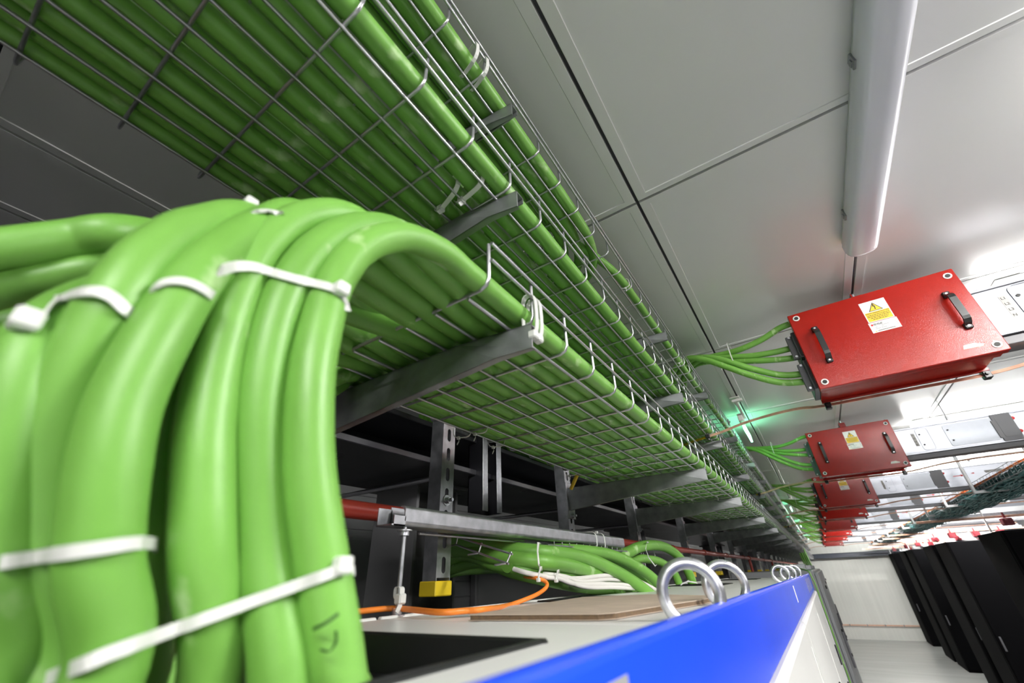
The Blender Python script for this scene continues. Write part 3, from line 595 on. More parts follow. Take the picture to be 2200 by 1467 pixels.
# ------------------------------------------------------------------ cable ties
def strap(pts, wdir, w, t_, label, head=None, tail=None, group='white cable ties', hs=1.):
    mb = MB(); mb.ribbon(pts, wdir, w, t_)
    o = mb.build('cable_tie', M['nylon']); tag(o, label, 'cable tie', group)
    if head:
        h = Vector(head); m = MB(); a = w * .75 * hs
        m.bx(h.x - a, h.x + a, h.y - a, h.y + a, h.z - a, h.z + a, bev=a * .3); m.build('tie_head', M['nylon'], o)
    if tail: m = MB(); m.ribbon(tail, wdir, w * .8, t_, closed=False); m.build('tie_tail', M['nylon'], o)
    return o
def tie(cx, y, cz, hx, hz, label, ang=0., w=.0048, head=-90, tail=True, group='cable ties on the wire trays'):
    # a strap round cable and wire: rounded loop in a vertical plane turned by ang about the upright
    ca, sa = math.cos(ang), math.sin(ang); P = []
    for k in range(20):
        a = 2 * PI * k / 20; c, s = math.cos(a), math.sin(a); e = .6
        u = hx * math.copysign(abs(c) ** e, c); z = hz * math.copysign(abs(s) ** e, s); P.append((cx + u * ca, y + u * sa, cz + z))
    hd = math.radians(head); u = (hx + .002) * math.cos(hd); hp = (cx + u * ca, y + u * sa, cz + (hz + .002) * math.sin(hd))
    tl = [hp, (hp[0] + .004, hp[1] - .003, hp[2] - .009), (hp[0] + .003, hp[1] - .008, hp[2] - .018)] if tail else None
    return strap(P, (-sa, ca, 0), w, .0013, label, hp, tl, group)
TL = [(-0.6009, 0.7132, 0.2900), (-0.5522, 0.7136, 0.2900), (-0.5842, 0.8274, 0.2900), (-0.5904, 1.2595, 0.2900), (-0.4546, 1.2292, 0.2900), (-0.3654, 1.2181, 0.2900), (-0.2951, 1.2173, 0.2900)]
tn = ['on the wall-side wire of the lowest tray above the plain slotted post', 'beside the wall-side wire of the lowest tray, right of its neighbour', 'on the wall-side wire of the lowest tray above the short hanging channel', 'on the lowest tray above the second arm foot, near the yellow tag',
      'under the lowest tray in a slanting row, left one', 'under the lowest tray in a slanting row, middle one', 'under the lowest tray in a slanting row, right one']
for p, lb in zip(TL, tn): tie(p[0] - .008, p[1], ZL + .013, .021, .019, 'white cable tie ' + lb, ang=.5, head=-110)
for k, (y) in enumerate((2.08, 2.95, 3.05, 3.95)):
    for j in range(3): tie(-.30 - .11 * j, y + .02 * j, ZL + .013, .021, .019, 'white cable tie under the lowest tray, row %s from the viewer, %s from the aisle' % (ordn(k), ordn(j)), ang=.3)
p = (-0.3136, 0.3588, 0.5530); tie(p[0] + .012, p[1] - .006, ZM + .014, .034, .021, 'white cable tie round the aisle-side cables of the middle tray, its square head hanging below', ang=-.15, w=.0080, head=-120)
p = (-0.3535, 0.3486, 0.5530); tie(p[0] + .012, p[1] - .006, ZM + .014, .036, .021, 'white cable tie inside the middle tray beside the first one with a hanging head', ang=-.3, w=.0080, head=-120)
p = (-0.3009, 2.2218, 0.5530); tie(p[0] + .012, p[1], ZM + .014, .028, .021, 'white cable tie on the middle tray beside the copper strip clamp', ang=.3)
for k, (y, zz) in enumerate(((.295, .862), (.325, .862))):
    tie(-.262, y, ZT + .026, .028, .030, 'wide white cable tie on the topmost tray edge, %s of the close pair' % ('upper' if k == 0 else 'lower'), ang=-.25, w=.0065, head=170, tail=(k == 0))
tie(-.262, 1.105, ZT + .0155, .0155, .0165, 'white cable tie on the single cable of the topmost tray', w=.004, head=-90)
tie(-.262, 1.78, ZT + .0155, .0155, .0165, 'white cable tie on the single cable of the topmost tray near the nearest box cables', w=.004)
tie(-.595, .31, ZL + .012, .022, .020, 'white cable tie on the wall-side corner of the lowest tray end', ang=.4, w=.005)
# the big doubled tie round the nearest arm tip
for k in range(2):
    tie(-.2245, .395 + .0125 * k, ZL + .010, .0105, .032, 'heavy white cable tie lashing lowest tray to nearest arm tip, %s one' % ('nearer' if k == 0 else 'farther'), w=.0075, head=-75, tail=False)
# foreground ties
def fstrap(front, back, wd, w, label, head=None, hs=1.1, tail=None):
    return strap(spline(front, 4) + spline(back, 4), wd, w, .0012, label, head, tail, 'white ties round the foreground cables', hs)
def N(p, q, k): return tuple(a + (b - a) * k for a, b in zip(p, q))
fstrap([(-0.2315, 0.0585, 0.1554), (-0.2381, 0.0663, 0.1677), (-0.2399, 0.0762, 0.1751), (-0.2415, 0.0849, 0.1785), (-0.2341, 0.0902, 0.1752), (-0.2290, 0.0990, 0.1747), (-0.2297, 0.1071, 0.1779), (-0.2209, 0.1140, 0.1750), (-0.2177, 0.1208, 0.1746)], [(-0.2390, 0.1418, 0.1929), (-0.2842, 0.1453, 0.2114), (-0.3034, 0.1203, 0.2097), (-0.3025, 0.0865, 0.1996), (-0.2925, 0.0713, 0.1912)],
       (-0.0030, 0.0065, 0.0917), .0062, 'white cable tie round the right-hand three foreground cables, high up, square head at its right', (-0.2176, 0.1233, 0.1762), 1.05, [(-0.2176, 0.1250, 0.1732), (-0.2214, 0.1314, 0.1706), (-0.2209, 0.1329, 0.1650)])
fstrap([(-0.2556, 0.0101, 0.1052), (-0.2594, 0.0109, 0.1148), (-0.2639, 0.0131, 0.1239), (-0.2455, 0.0157, 0.1205), (-0.2387, 0.0203, 0.1208), (-0.2365, 0.0252, 0.1196), (-0.2365, 0.0299, 0.1170), (-0.2371, 0.0330, 0.1158)], [(-0.2712, 0.0414, 0.1350), (-0.3032, 0.0447, 0.1501), (-0.3255, 0.0333, 0.1558), (-0.3235, 0.0211, 0.1415), (-0.3017, 0.0126, 0.1223)],
       (0.0000, 0.0038, 0.0567), .0055, 'white cable tie round the left foreground cables with its round head at the far left', (-0.2574, 0.0071, 0.1054), 1.2, [(-0.2573, 0.0070, 0.1048), (-0.3511, 0.0079, 0.1388), (-0.3536, 0.0052, 0.1404)])
fstrap([(-0.2336, 0.0366, 0.1308), (-0.2315, 0.0385, 0.1343), (-0.2285, 0.0427, 0.1367), (-0.2269, 0.0479, 0.1378), (-0.2274, 0.0542, 0.1378), (-0.2304, 0.0592, 0.1384)], [(-0.2740, 0.0750, 0.1633), (-0.3108, 0.0679, 0.1731), (-0.3065, 0.0493, 0.1642)],
       (-0.0150, 0.0142, 0.0732), .0052, 'short white cable tie round one foreground cable, middle one of the three high ties', None)
fstrap([(-0.2580, 0.0382, 0.0123), (-0.2582, 0.0413, 0.0130), (-0.2592, 0.0444, 0.0137), (-0.2583, 0.0472, 0.0144), (-0.2400, 0.0467, 0.0140), (-0.2339, 0.0485, 0.0142), (-0.2309, 0.0508, 0.0147), (-0.2276, 0.0562, 0.0157), (-0.2273, 0.0627, 0.0171), (-0.2308, 0.0694, 0.0184)], [(-0.2556, 0.0832, 0.0200), (-0.2881, 0.0926, 0.0199), (-0.3074, 0.0791, 0.0175), (-0.3026, 0.0573, 0.0136), (-0.3050, 0.0428, 0.0125), (-0.2816, 0.0372, 0.0126)],
       (-0.0050, 0.0105, -0.0329), .0050, 'white cable tie low round the left foreground cables, without a visible head', None)
fstrap([(-0.2681, 0.0694, -0.0270), (-0.2420, 0.0688, -0.0223), (-0.2369, 0.0744, -0.0193), (-0.2364, 0.0814, -0.0172), (-0.2449, 0.0916, -0.0156), (-0.2492, 0.1012, -0.0135), (-0.2435, 0.1034, -0.0121), (-0.2400, 0.1067, -0.0104), (-0.2381, 0.1131, -0.0083), (-0.2329, 0.1230, -0.0045), (-0.2271, 0.1293, -0.0018), (-0.2197, 0.1383, 0.0021), (-0.2118, 0.1428, 0.0047), (-0.2091, 0.1497, 0.0072)], [(-0.2232, 0.1706, 0.0076), (-0.2860, 0.1780, -0.0018), (-0.3379, 0.1547, -0.0204), (-0.3566, 0.1185, -0.0352), (-0.3616, 0.0872, -0.0444), (-0.2830, 0.0670, -0.0316)],
       (0.0000, 0.0118, -0.0402), .0052, 'long white cable tie slanting low across the foreground cables, head at its right end', (-0.2094, 0.1526, 0.0095), 1.1)
fstrap([(-0.2534, 0.0695, 0.2270), (-0.2543, 0.0766, 0.2354), (-0.2469, 0.0817, 0.2324)], [(-0.3110, 0.1147, 0.2899), (-0.3355, 0.1009, 0.2871)], (0.0100, -0.0293, -0.0416), .0055,
       'small white cable tie on top of the foreground hump, its head against the dark ceiling', (-0.2871, 0.0739, 0.2617), 1.1)
for u0, lb in ((0, None),):
    for P, r_, lb in ((((-0.5230, 0.8895, 0.0708), (-0.5230, 0.8833, 0.0526), (-0.5230, 0.8856, 0.0276), (-0.5400, 0.9202, 0.0209), (-0.5700, 0.9774, 0.0577), (-0.5600, 0.9582, 0.0732)), 0, 'round the upper green bundle cables below the strut'),
                      (((-0.5250, 0.8978, 0.0228), (-0.5280, 0.8929, 0.0106), (-0.5300, 0.8918, -0.0026), (-0.5450, 0.9264, -0.0041), (-0.5600, 0.9603, 0.0138)), 0, 'round the lower cables of the bundle, above the orange curl'),
                      (((-0.5230, 0.9732, 0.0163), (-0.5230, 0.9636, 0.0047), (-0.5230, 0.9598, -0.0054), (-0.5450, 1.0093, -0.0084), (-0.5500, 1.0295, 0.0075)), 0, 'round the white cables where they leave the bundle'),
                      (((-0.5750, 1.8571, 0.1153), (-0.5750, 1.8241, 0.0887), (-0.5750, 1.8445, 0.0574), (-0.5800, 1.9253, 0.0287), (-0.6300, 2.1253, 0.0388), (-0.6250, 2.0889, 0.1203)), 0, 'round the high looping cable behind the nearest eye bolt'),
                      (((-0.5080, 1.9377, -0.0560), (-0.5030, 1.9844, -0.0378), (-0.5000, 2.0846, -0.0311), (-0.5030, 2.2420, -0.0393), (-0.5200, 2.3567, -0.0570), (-0.5550, 2.4587, -0.0565), (-0.5600, 2.2088, -0.0544)), 0, 'round the two cables seen through the nearest eye bolt')):
        strap(P, (0, 1, .12) if 'high' not in lb and 'through' not in lb else ((0, .8, .4) if 'high' in lb else (0, 0, 1)), .0052, .0013, 'white cable tie ' + lb, P[2] if 'lower' in lb or 'leave' in lb or 'through' in lb else None, None, 'white ties round the bundle')
for y in (1.335, 1.40): tie(-.594, y, .098, .023, .026, 'white cable tie round the far end of the strut channel, %s' % ('nearer one' if y < 1.36 else 'farther one'), w=.006, head=95 if y > 1.36 else -80, group='ties on the strut channel')
tie(-.590, .545, -.012, .007, .008, 'frosted cable tie holding the orange cable to the threaded rod', w=.010, head=-60, group='ties on the strut channel')
eye_bolt((-0.1333, 0.5551, -0.0201), .0300, .0064, 'big shiny eye bolt in the foreground, nearest on the cabinet roof', rz=.35)
eye_bolt((-0.1383, 0.8054, -0.0181), .0292, .0063, 'shiny eye bolt just behind the nearest one, on the cabinet roof', rz=.45)
eye_bolt((-0.1410, 1.9592, -0.0150), .0260, .0060, 'first eye bolt of the distant trio at the blue fascia', rz=.2)
eye_bolt((-0.1324, 2.2137, -0.0163), .0260, .0060, 'middle eye bolt of the distant trio at the blue fascia', rz=.2)
eye_bolt((-0.1252, 2.4920, -0.0136), .0260, .0060, 'last eye bolt of the distant trio at the blue fascia', rz=.2)
mk = MB(); mk.ribbon(spline([(-0.2098, 0.1420, -0.0171), (-0.2016, 0.1427, -0.0145), (-0.1978, 0.1462, -0.0111)], 5), (0, -.2, 1), .0016, .0004, closed=False)
mk.ribbon(spline([(-0.2004, 0.1480, -0.0180), (-0.2009, 0.1492, -0.0223), (-0.2037, 0.1485, -0.0258), (-0.2077, 0.1463, -0.0253)], 5), (1, 0, .3), .0016, .0004, closed=False)
c0 = [o for o in bpy.data.objects if o.get('label', '').startswith('thick green power cable arching over and')][0]
mk.build('marker_scribble', M['print'], c0)

tag(MB().tube([(-0.6000, 1.3102, 0.3026), (-0.6100, 1.2994, 0.2780), (-0.6300, 1.3102, 0.2581)], .0062, 12).build('yellow_sleeve', M['yellow']), 'short yellow sleeve hanging under the lowest tray beside the second arm post', 'sleeve')

# ------------------------------------------------------------------ grey cabinets beyond the blue fascia
for k in range(3):
    y0 = 3.80 + 1.80 * k; y1 = y0 + 1.79
    t = thing('relay_cabinet', 'mid grey steel cabinet beyond the end of the blue fascia, %s' % ['nearest of three', 'middle of three', 'farthest of three'][k], 'cabinet', (-.33, (y0 + y1) / 2, -H), 'grey cabinets beyond the blue fascia')
    MB().bx(-.60, -.075, y0, y1, -H, -.012, bev=.006).build('body', M['cabg'], t)
    MB().bx(-.075, -.054, y0 + .006, y1 - .006, -H + .1, -.03, bev=.005).build('door', M['cabg'], t)
    for z in (-.15, -.5, -.9, -1.6): MB().bx(-.054, -.042, y1 - .05, y1 - .03, z - .03, z, bev=.003).build('hinge', M['blackp'], t)
    MB().bx(-.054, -.038, y1 - .3, y1 - .27, -.75, -.5, bev=.004).build('handle', M['greyp'], t)
    MB().bx(-.30, -.12, y0 + .4, y0 + .44, -.012, .03, bev=.003).build('lifting_rail', M['galv'], t)
for i in range(4):
    cable([(-.34 + .03 * i, 10.9, ZL + .02), (-.32 + .03 * i, 10.3, ZL + .03), (-.30 + .03 * i, 9.9, .20), (-.28 + .03 * i, 9.8, .05), (-.28 + .03 * i, 9.8, -.02)], 'green cable dropping onto the farthest grey cabinet, %s from the wall' % ordn(i), 'cables dropping at the grey cabinets', n=8)
cable([(-.34, 4.2, .004), (-.22, 3.95, .006), (-.115, 3.72, -.01), (-.090, 3.68, -.06), (-.084, 3.67, -.3), (-.08, 3.67, -2)], 'thin green cable dropping in the gap between the blue fascia and the grey cabinets', None, r=.0038, n=8)

# ------------------------------------------------------------------ red tap-off boxes on the busbar runs
YBX = [1.84, 3.90, 6.08, 7.62, 10.0, 12.0, 14.2, 17.5]
t = thing('tap_off_box', 'big red tap-off box, nearest one, with a yellow warning label and two black handles', 'electrical box', (.45, 1.95, .58), 'red tap-off boxes')
tap = t
MB().bx(.190, .708, 1.84, 1.872, .5815, .9150, bev=.0025).build('cover', M['red'], t)
MB().bx(.198, .694, 1.872, 2.05, .594, .903, bev=.002).build('body', M['red'], t)
mb = MB(); mb.bx(.694, .700, 1.874, 2.02, .600, .925, bev=.001); mb.bx(.198, .700, 2.035, 2.05, .585, .597, bev=.001); mb.bx(.198, .700, 1.885, 1.91, .586, .596, bev=.001); mb.build('folded_edge', M['red'], t)
for x, z in ((.2165, .8915), (.6855, .8885), (.2148, .6059), (.6844, .6055)):
    q = MB(); q.cyl((x, 1.84, z), (x, 1.8375, z), .0118, 24); q = q.build('lock', M['paper'], t)
    MB().cyl((x, 1.8376, z), (x, 1.836, z), .0072, 18).build('lock_insert', M['ink'], q)
for x, z0, z1 in ((.2576, .684, .823), (.651, .687, .819)):
    h = MB(); n_ = 14; P = []
    for k in range(n_ + 1):
        a = k / n_; zz = z0 + (z1 - z0) * a; e = min(a, 1 - a); P.append((x, 1.8395 - .032 * min(1, (e / .16)) ** .6, zz))
    h.ribbon([Vector(p) + Vector((0, 0, 0)) for p in P], (1, 0, 0), .019, .007, closed=False)
    h.bx(x - .0105, x + .0105, 1.829, 1.84, z0 - .010, z0 + .013, bev=.003); h.bx(x - .0105, x + .0105, 1.829, 1.84, z1 - .013, z1 + .010, bev=.003)
    h = h.build('handle', M['blackp'], t)
    for zz in (z0 - .001, z1 + .001): MB().cyl((x, 1.829, zz), (x, 1.8275, zz), .0035, 12).build('screw', M['zinc'], h)
yl = 1.8394
w_ = MB(); w_.bx(.4195, .4975, yl, 1.84, .7905, .877); wl = w_.build('warning_label', M['paper'], t); wl['label'] = 'white and yellow high voltage warning label'
MB().bx(.4225, .4945, yl - .0003, yl, .7925, .8305).build('yellow_panel', M['yellow'], wl)
tri = lambda s, cz: [(.4585 - s, cz), (.4585 + s, cz), (.4585, cz + s * 1.68)]
MB().prism(tri(.0215, .8335), 'y', yl - .0003, yl).build('triangle_border', M['ink'], wl)
MB().prism(tri(.0178, .8353), 'y', yl - .0006, yl - .0003).build('triangle', M['yellow'], wl)
mb = MB(); Y_ = yl - .0008
mb.prism([(.4560, .8625), (.4600, .8625), (.4588, .8540), (.4625, .8540), (.4600, .8440), (.4618, .8440), (.4588, .8375), (.4562, .8440), (.4580, .8440), (.4583, .8510), (.4545, .8510)], 'y', Y_, Y_ + .0002)
fn = lambda X, Z: (lambda u, v: (X + u, Y_, Z + v))
text_mesh(mb, 'DIKKAT! DANGER! ACHTUNG!', .0052, fn(.4232, .8238))
rnd = random.Random(3)
for k, (a, b) in enumerate(((.426, .492), (.424, .493), (.432, .485), (.437, .482))):
    x = a
    while x < b:
        l = rnd.uniform(.003, .009); mb.bx(x, min(x + l, b), Y_, Y_ + .0002, .8168 - .0062 * k, .8188 - .0062 * k); x += l + .0014
mb.build('printing', M['ink'], wl)
rl = MB().bx(.4165, .5005, yl - .0002, 1.84, .7460, .7885).build('rating_label', M['white'], t)
mb = MB(); text_mesh(mb, 'L1', .0042, fn(.4915, .7815)); text_mesh(mb, 'L2', .0042, fn(.4915, .7745)); text_mesh(mb, 'L3', .0042, fn(.4915, .7675)); text_mesh(mb, 'N', .0042, fn(.4925, .7605))
for z, segs in ((.7795, ((.4295, .438), (.4395, .447), (.449, .456))), (.7755, ((.4295, .4375), (.4385, .4415), (.4425, .455))), (.7715, ((.450, .472),)), (.7665, ((.4305, .437), (.450, .456))), (.7605, ((.430, .445), (.4465, .462))), (.7525, ((.436, .484),)), (.7505, ((.432, .486),))):
    for a, b in segs: mb.bx(a, b, Y_, Y_ + .0002, z, z + (.0022 if z > .775 else .0010))
mb.build('printing', M['ink'], rl)
MB().bx(.4215, .4280, Y_, Y_ + .0002, .7745, .7815).build('red_square', M['rink'], rl)
MB().prism([(.4245, .7485), (.4305, .7485), (.4275, .7535)], 'y', Y_, Y_ + .0002).build('small_triangle', M['yellow'], rl)
MB().prism([(.607, .6125), (.655, .6115), (.660, .6175), (.645, .6235), (.640, .6270), (.612, .6255)], 'y', 1.8392, 1.84).build('paper_sticker', M['paper'], t)
for z0, z1 in ((.748, .852), (.607, .722)):
    g = MB(); g.bx(.158, .190, 1.905, 1.925, z0, z1, bev=.002); g.bx(.180, .199, 1.885, 2.04, z0 - .006, z1 + .006, bev=.002); g = g.build('gland_plate', M['greyp'], t)
    for z in (z0 + .008, z1 - .008): MB().cyl((.170, 1.905, z), (.170, 1.899, z), .005, 6).build('bolt', M['zinc'], g)
for x in (.300, .495): MB().cyl((x, 1.880, .5935), (x, 1.880, .586), .004, 8).build('screw', M['ink'], t)
for x in (.215, .690):
    c = MB(); c.bx(x - .011, x + .011, 2.038, 2.066, .560, .594, bev=.003); c.cyl((x, 2.03, .577), (x, 2.072, .577), .006, 6); c.build('strip_clamp', M['blackp'], t)
h = MB(); h.bx(.432, .474, 1.965, 1.97, .90, .975); h.bx(.432, .474, 1.965, 2.02, .972, .977); h.bx(.432, .436, 1.93, 1.968, .90, .975); h = h.build('hanger_bracket', M['red'], t)
MB().cyl((.453, 1.992, .966), (.453, 1.992, 1.0), .005, 10).cyl((.453, 1.992, .964), (.453, 1.992, .972), .009, 6).build('hanger_bolt', M['zinc'], h)
bxl = [None, 'red tap-off box, second from the viewer', 'red tap-off box, third from the viewer', 'red tap-off box, fourth, mostly hidden with only its lower edge showing', 'red tap-off box, fifth from the viewer',
       'red tap-off box, sixth from the viewer', 'red tap-off box, seventh from the viewer', 'farthest red tap-off box, smallest in view']
far_skip = ('printing', 'yellow_panel', 'red_square', 'small_triangle', 'screw', 'lock_insert', 'bolt', 'hanger_bolt')
for k in range(1, 8): dup(tap, (0, YBX[k] - 1.84, 0), bxl[k], skip=() if k < 3 else far_skip)

# ------------------------------------------------------------------ busbar trunking behind the boxes, running across the aisle
trk = t = thing('busbar_run', 'metal busbar run behind the nearest red box, lettered L1 L2 L3 N', 'busbar', (3.5, 2.0, .66), 'busbar runs across the ceiling')
MB().bx(.66, 7.9, 1.957, 2.062, .676, .848, bev=.002).build('housing', M['alu'], t)
mb = MB(); mb.bx(.66, 7.9, 1.950, 2.069, .846, .857, bev=.0015); mb.bx(.66, 7.9, 1.950, 2.069, .669, .680, bev=.0015); mb.build('flange', M['alu'], t)
MB().bx(.66, 7.9, 1.965, 2.055, .638, .669, bev=.002).build('lower_rail', M['greyp'], t)
def rounded(x0, x1, z0, z1, r, n=5):
    P = []
    for cx, cz, a0 in ((x1 - r, z1 - r, 0), (x0 + r, z1 - r, 90), (x0 + r, z0 + r, 180), (x1 - r, z0 + r, 270)):
        for k in range(n + 1): a = math.radians(a0 + 90 * k / n); P.append((cx + r * math.cos(a), cz + r * math.sin(a)))
    return P
def dots(t, L, m='ink', r=.0055, y=1.9505):
    for x, z in L: MB().cyl((x, y, z), (x, y - .0035, z), r, 14).build('rivet', M[m], t)
for X0 in (0, 2.4):
    mb = MB(); mb.bx(X0 + .806, X0 + .826, 1.9560, 1.957, .722, .812); ls = mb.build('phase_strip', M['greylab'], t)
    mb = MB()
    for s_, z in (('L1', .797), ('L2', .774), ('L3', .751), ('N', .728)): text_mesh(mb, s_, .0135, lambda u, v, z=z: (X0 + .8085 + u, 1.9558, z + v))
    mb.build('lettering', M['ink'], ls)
    ring = rounded(X0 + .836, X0 + .905, .688, .842, .020); inn = rounded(X0 + .8385, X0 + .9025, .6905, .8395, .018)
    q = MB(); n = len(ring); q.add([(a, 1.953, b) for a, b in ring] + [(a, 1.953, b) for a, b in inn] + [(a, 1.957, b) for a, b in ring], [(i, (i + 1) % n, n + (i + 1) % n, n + i) for i in range(n)] + [(i, (i + 1) % n, 2 * n + (i + 1) % n, 2 * n + i) for i in range(n)]); q.build('pressed_rib', M['plate'], t)
    dots(t, [(X0 + .852, .799), (X0 + .852, .727)], y=1.957)
    MB().prism(rounded(X0 + .985, X0 + 1.24, .690, .838, .014), 'y', 1.9525, 1.957).build('joint_plate', M['plate'], t)
    dots(t, [(X0 + 1.004, .800), (X0 + 1.006, .728)], y=1.9525)
    MB().prism([(X0 + 1.236, .852), (X0 + 1.33, .852), (X0 + 1.33, .674), (X0 + 1.236, .674), (X0 + 1.236, .70), (X0 + 1.226, .70), (X0 + 1.226, .815), (X0 + 1.236, .815)], 'y', 1.944, 1.958).build('joint_cover', M['greyp'], t)
    MB().prism(rounded(X0 + 1.25, X0 + 1.315, .700, .83, .006), 'y', 1.9425, 1.944).build('cover_panel', M['greyp'], t)
    for z in (.812, .727): MB().cyl((X0 + 1.332, 1.957, z), (X0 + 1.332, 1.945, z), .0105, 18).build('red_knob', M['rink'], t)
    MB().prism([(X0 + 1.395, .769), (X0 + 1.455, .769), (X0 + 1.455, .762), (X0 + 1.488, .7725), (X0 + 1.455, .783), (X0 + 1.455, .776), (X0 + 1.395, .776)], 'y', 1.9562, 1.957).build('red_arrow', M['rink'], t)
    MB().prism([(X0 + 1.56, .775), (X0 + 1.56, .789), (X0 + 1.532, .782)], 'y', 1.9562, 1.957).build('red_arrow_head', M['rink'], t)
    MB().bx(X0 + 1.64, X0 + 1.77, 1.9562, 1.957, .772, .797).build('rating_strip', M['greylab'], t)
for k in range(1, 8): dup(trk, (0, YBX[k] - 1.84, 0), 'metal busbar run crossing the aisle behind the %s red box from the viewer' % ordn(k))
# black joints hanging between the runs and the ceiling
for k in range(8):
    for x in (1.05, 2.25):
        t = thing('drop_rod', 'threaded drop rod hanging the %s busbar run from the ceiling, %s' % (ordn(k), 'nearer the left wall' if x < 2 else 'over the racks'), 'rod', (x, YBX[k] + .17, .857), 'drop rods of the busbar runs')
        MB().cyl((x, YBX[k] + .17, .857), (x, YBX[k] + .17, 1.0), .004, 8).build('rod', M['wire'], t)
        MB().bx(x - .02, x + .02, YBX[k] + .13, YBX[k] + .21, .857, .872, bev=.002).build('saddle', M['wire'], t)

# green tails between boxes and the topmost tray
tails = [('top', .0130, [(.192, 1.895, .903), (.15, 1.900, .898), (.08, 1.92, .880), (.0, 1.94, .872), (-.07, 1.965, .880), (-.15, 1.99, .895), (-.215, 2.025, .906), (-.27, 2.07, .895), (-.33, 2.2, .862), (-.37, 2.45, .850)]),
         ('second', .0130, [(.198, 1.952, .822), (.16, 1.95, .817), (.08, 1.952, .822), (0, 1.96, .838), (-.10, 1.975, .872), (-.17, 2.0, .897), (-.235, 2.04, .908), (-.30, 2.1, .885), (-.36, 2.28, .850), (-.41, 2.6, .842)]),
         ('third', .0130, [(.196, 1.958, .776), (.155, 1.955, .775), (.08, 1.955, .790), (0, 1.965, .815), (-.10, 1.99, .855), (-.18, 2.03, .893), (-.245, 2.08, .908), (-.32, 2.16, .880), (-.39, 2.35, .845), (-.45, 2.7, .842)]),
         ('fourth', .0135, [(.198, 1.950, .697), (.162, 1.948, .695), (.09, 1.945, .712), (.0, 1.935, .765), (-.09, 1.93, .832), (-.16, 1.95, .880), (-.235, 1.985, .906), (-.31, 2.04, .880), (-.40, 2.2, .846), (-.49, 2.5, .842)]),
         ('lowest', .0135, [(.196, 1.955, .664), (.160, 1.950, .662), (.08, 1.945, .680), (-.01, 1.935, .735), (-.10, 1.925, .805), (-.17, 1.94, .865), (-.245, 1.96, .905), (-.33, 2.0, .880), (-.43, 2.12, .846), (-.53, 2.4, .842)])]
for i, (lb, r, P) in enumerate(tails):
    e = P[-1]; P = P + [(e[0], e[1] + .6, .842), (e[0] - .02, e[1] + .95, .85), (e[0] - .12, e[1] + 1.1, .86), (-.74, e[1] + 1.2, .85), (-.92, e[1] + 1.4, .66), (-1.0 - .03 * i, e[1] + 1.7, .470), (-1.0 - .03 * i, e[1] + 2.0, .4505)]
    o = cable(P, 'green cable from the nearest red box to the topmost tray, %s of its five' % lb, 'green tails of the red boxes', r=r, n=14, sub=6)
    for k in range(1, 8): dup(o, (0, YBX[k] - 1.84, 0), 'green cable from the %s red box to the topmost tray, %s of its five' % (ordn(k), lb))
tg = tie(-.055, 1.955, .862, .045, .055, 'thin white tie gathering the green tails of the nearest red box', ang=PI / 2 - .1, w=.004, head=60, tail=False, group='ties on the box tails')
for k in range(1, 5): dup(tg, (0, YBX[k] - 1.84, 0), 'thin white tie gathering the green tails of the %s red box' % ordn(k))
# copper earthing strips from the middle tray along the underside of each box
cs = thing('earthing_strip', 'thin copper earthing strip from the middle tray to the underside of the nearest red box', 'earthing strip', (.3, 2.06, .575), 'copper earthing strips')
P = spline([(-.262, 2.075, .548), (-.20, 2.085, .560), (-.10, 2.09, .582), (.02, 2.085, .594), (.12, 2.07, .592), (.20, 2.052, .578), (.45, 2.052, .577), (.70, 2.052, .577), (.9, 2.05, .600), (1.1, 2.05, .610)], 5) + [Vector((7.5, 2.05, .615))]
MB().ribbon(P, (0, .45, 1), .0125, .0022, closed=False).build('copper_tape', M['copper'], cs)
P = spline([(-.270, 2.077, .547), (-.36, 2.13, .549), (-.46, 2.20, .549), (-.60, 2.30, .549)], 5)
MB().ribbon(P, (0, .3, 1), .010, .0025, closed=False).build('yellow_sleeve', M['yellow'], cs)
c = MB(); c.bx(-.277, -.257, 2.062, 2.090, .538, .556, bev=.003); c.cyl((-.267, 2.076, .530), (-.267, 2.076, .562), .006, 6); c.build('strip_clamp', M['blackp'], cs)
for k in range(1, 8): dup(cs, (0, YBX[k] - 1.84, 0), 'thin copper earthing strip from the middle tray to the underside of the %s red box' % ordn(k))

# ------------------------------------------------------------------ green-lit exit signs hung beside the topmost tray
def exit_sign(y, label, proto=[]):
    if proto: return dup(proto[0], (0, y - 3.12, 0), label)
    t = thing('exit_sign', label, 'exit sign', (-.165, 3.3, .88), 'green-lit exit signs'); proto.append(t)
    MB().bx(-.185, -.125, 2.93, 3.02, .992, .999, bev=.002).bx(-.150, -.140, 2.96, 2.975, .945, .992).build('mount', M['white'], t)
    MB().bx(-.158, -.140, 2.86, 3.28, .938, .948, bev=.002).bx(-.172, -.110, 2.84, 2.87, .936, .950, bev=.002).build('hanger_bar', M['white'], t)
    MB().bx(-.186, -.156, 3.16, 3.30, .900, .950, bev=.003).build('housing', M['white'], t)
    MB().bx(-.180, -.168, 3.30, 3.72, .875, .930, bev=.002).build('lit_panel', M['exitglow'], t)
    return t
exit_sign(3.12, 'green-lit exit sign beside the topmost tray, nearest one')
for k, y in enumerate((8.6, 12.4, 18.5)): exit_sign(y, 'green-lit exit sign far along the topmost tray, %s' % ['second from the viewer', 'third from the viewer', 'farthest one'][k])

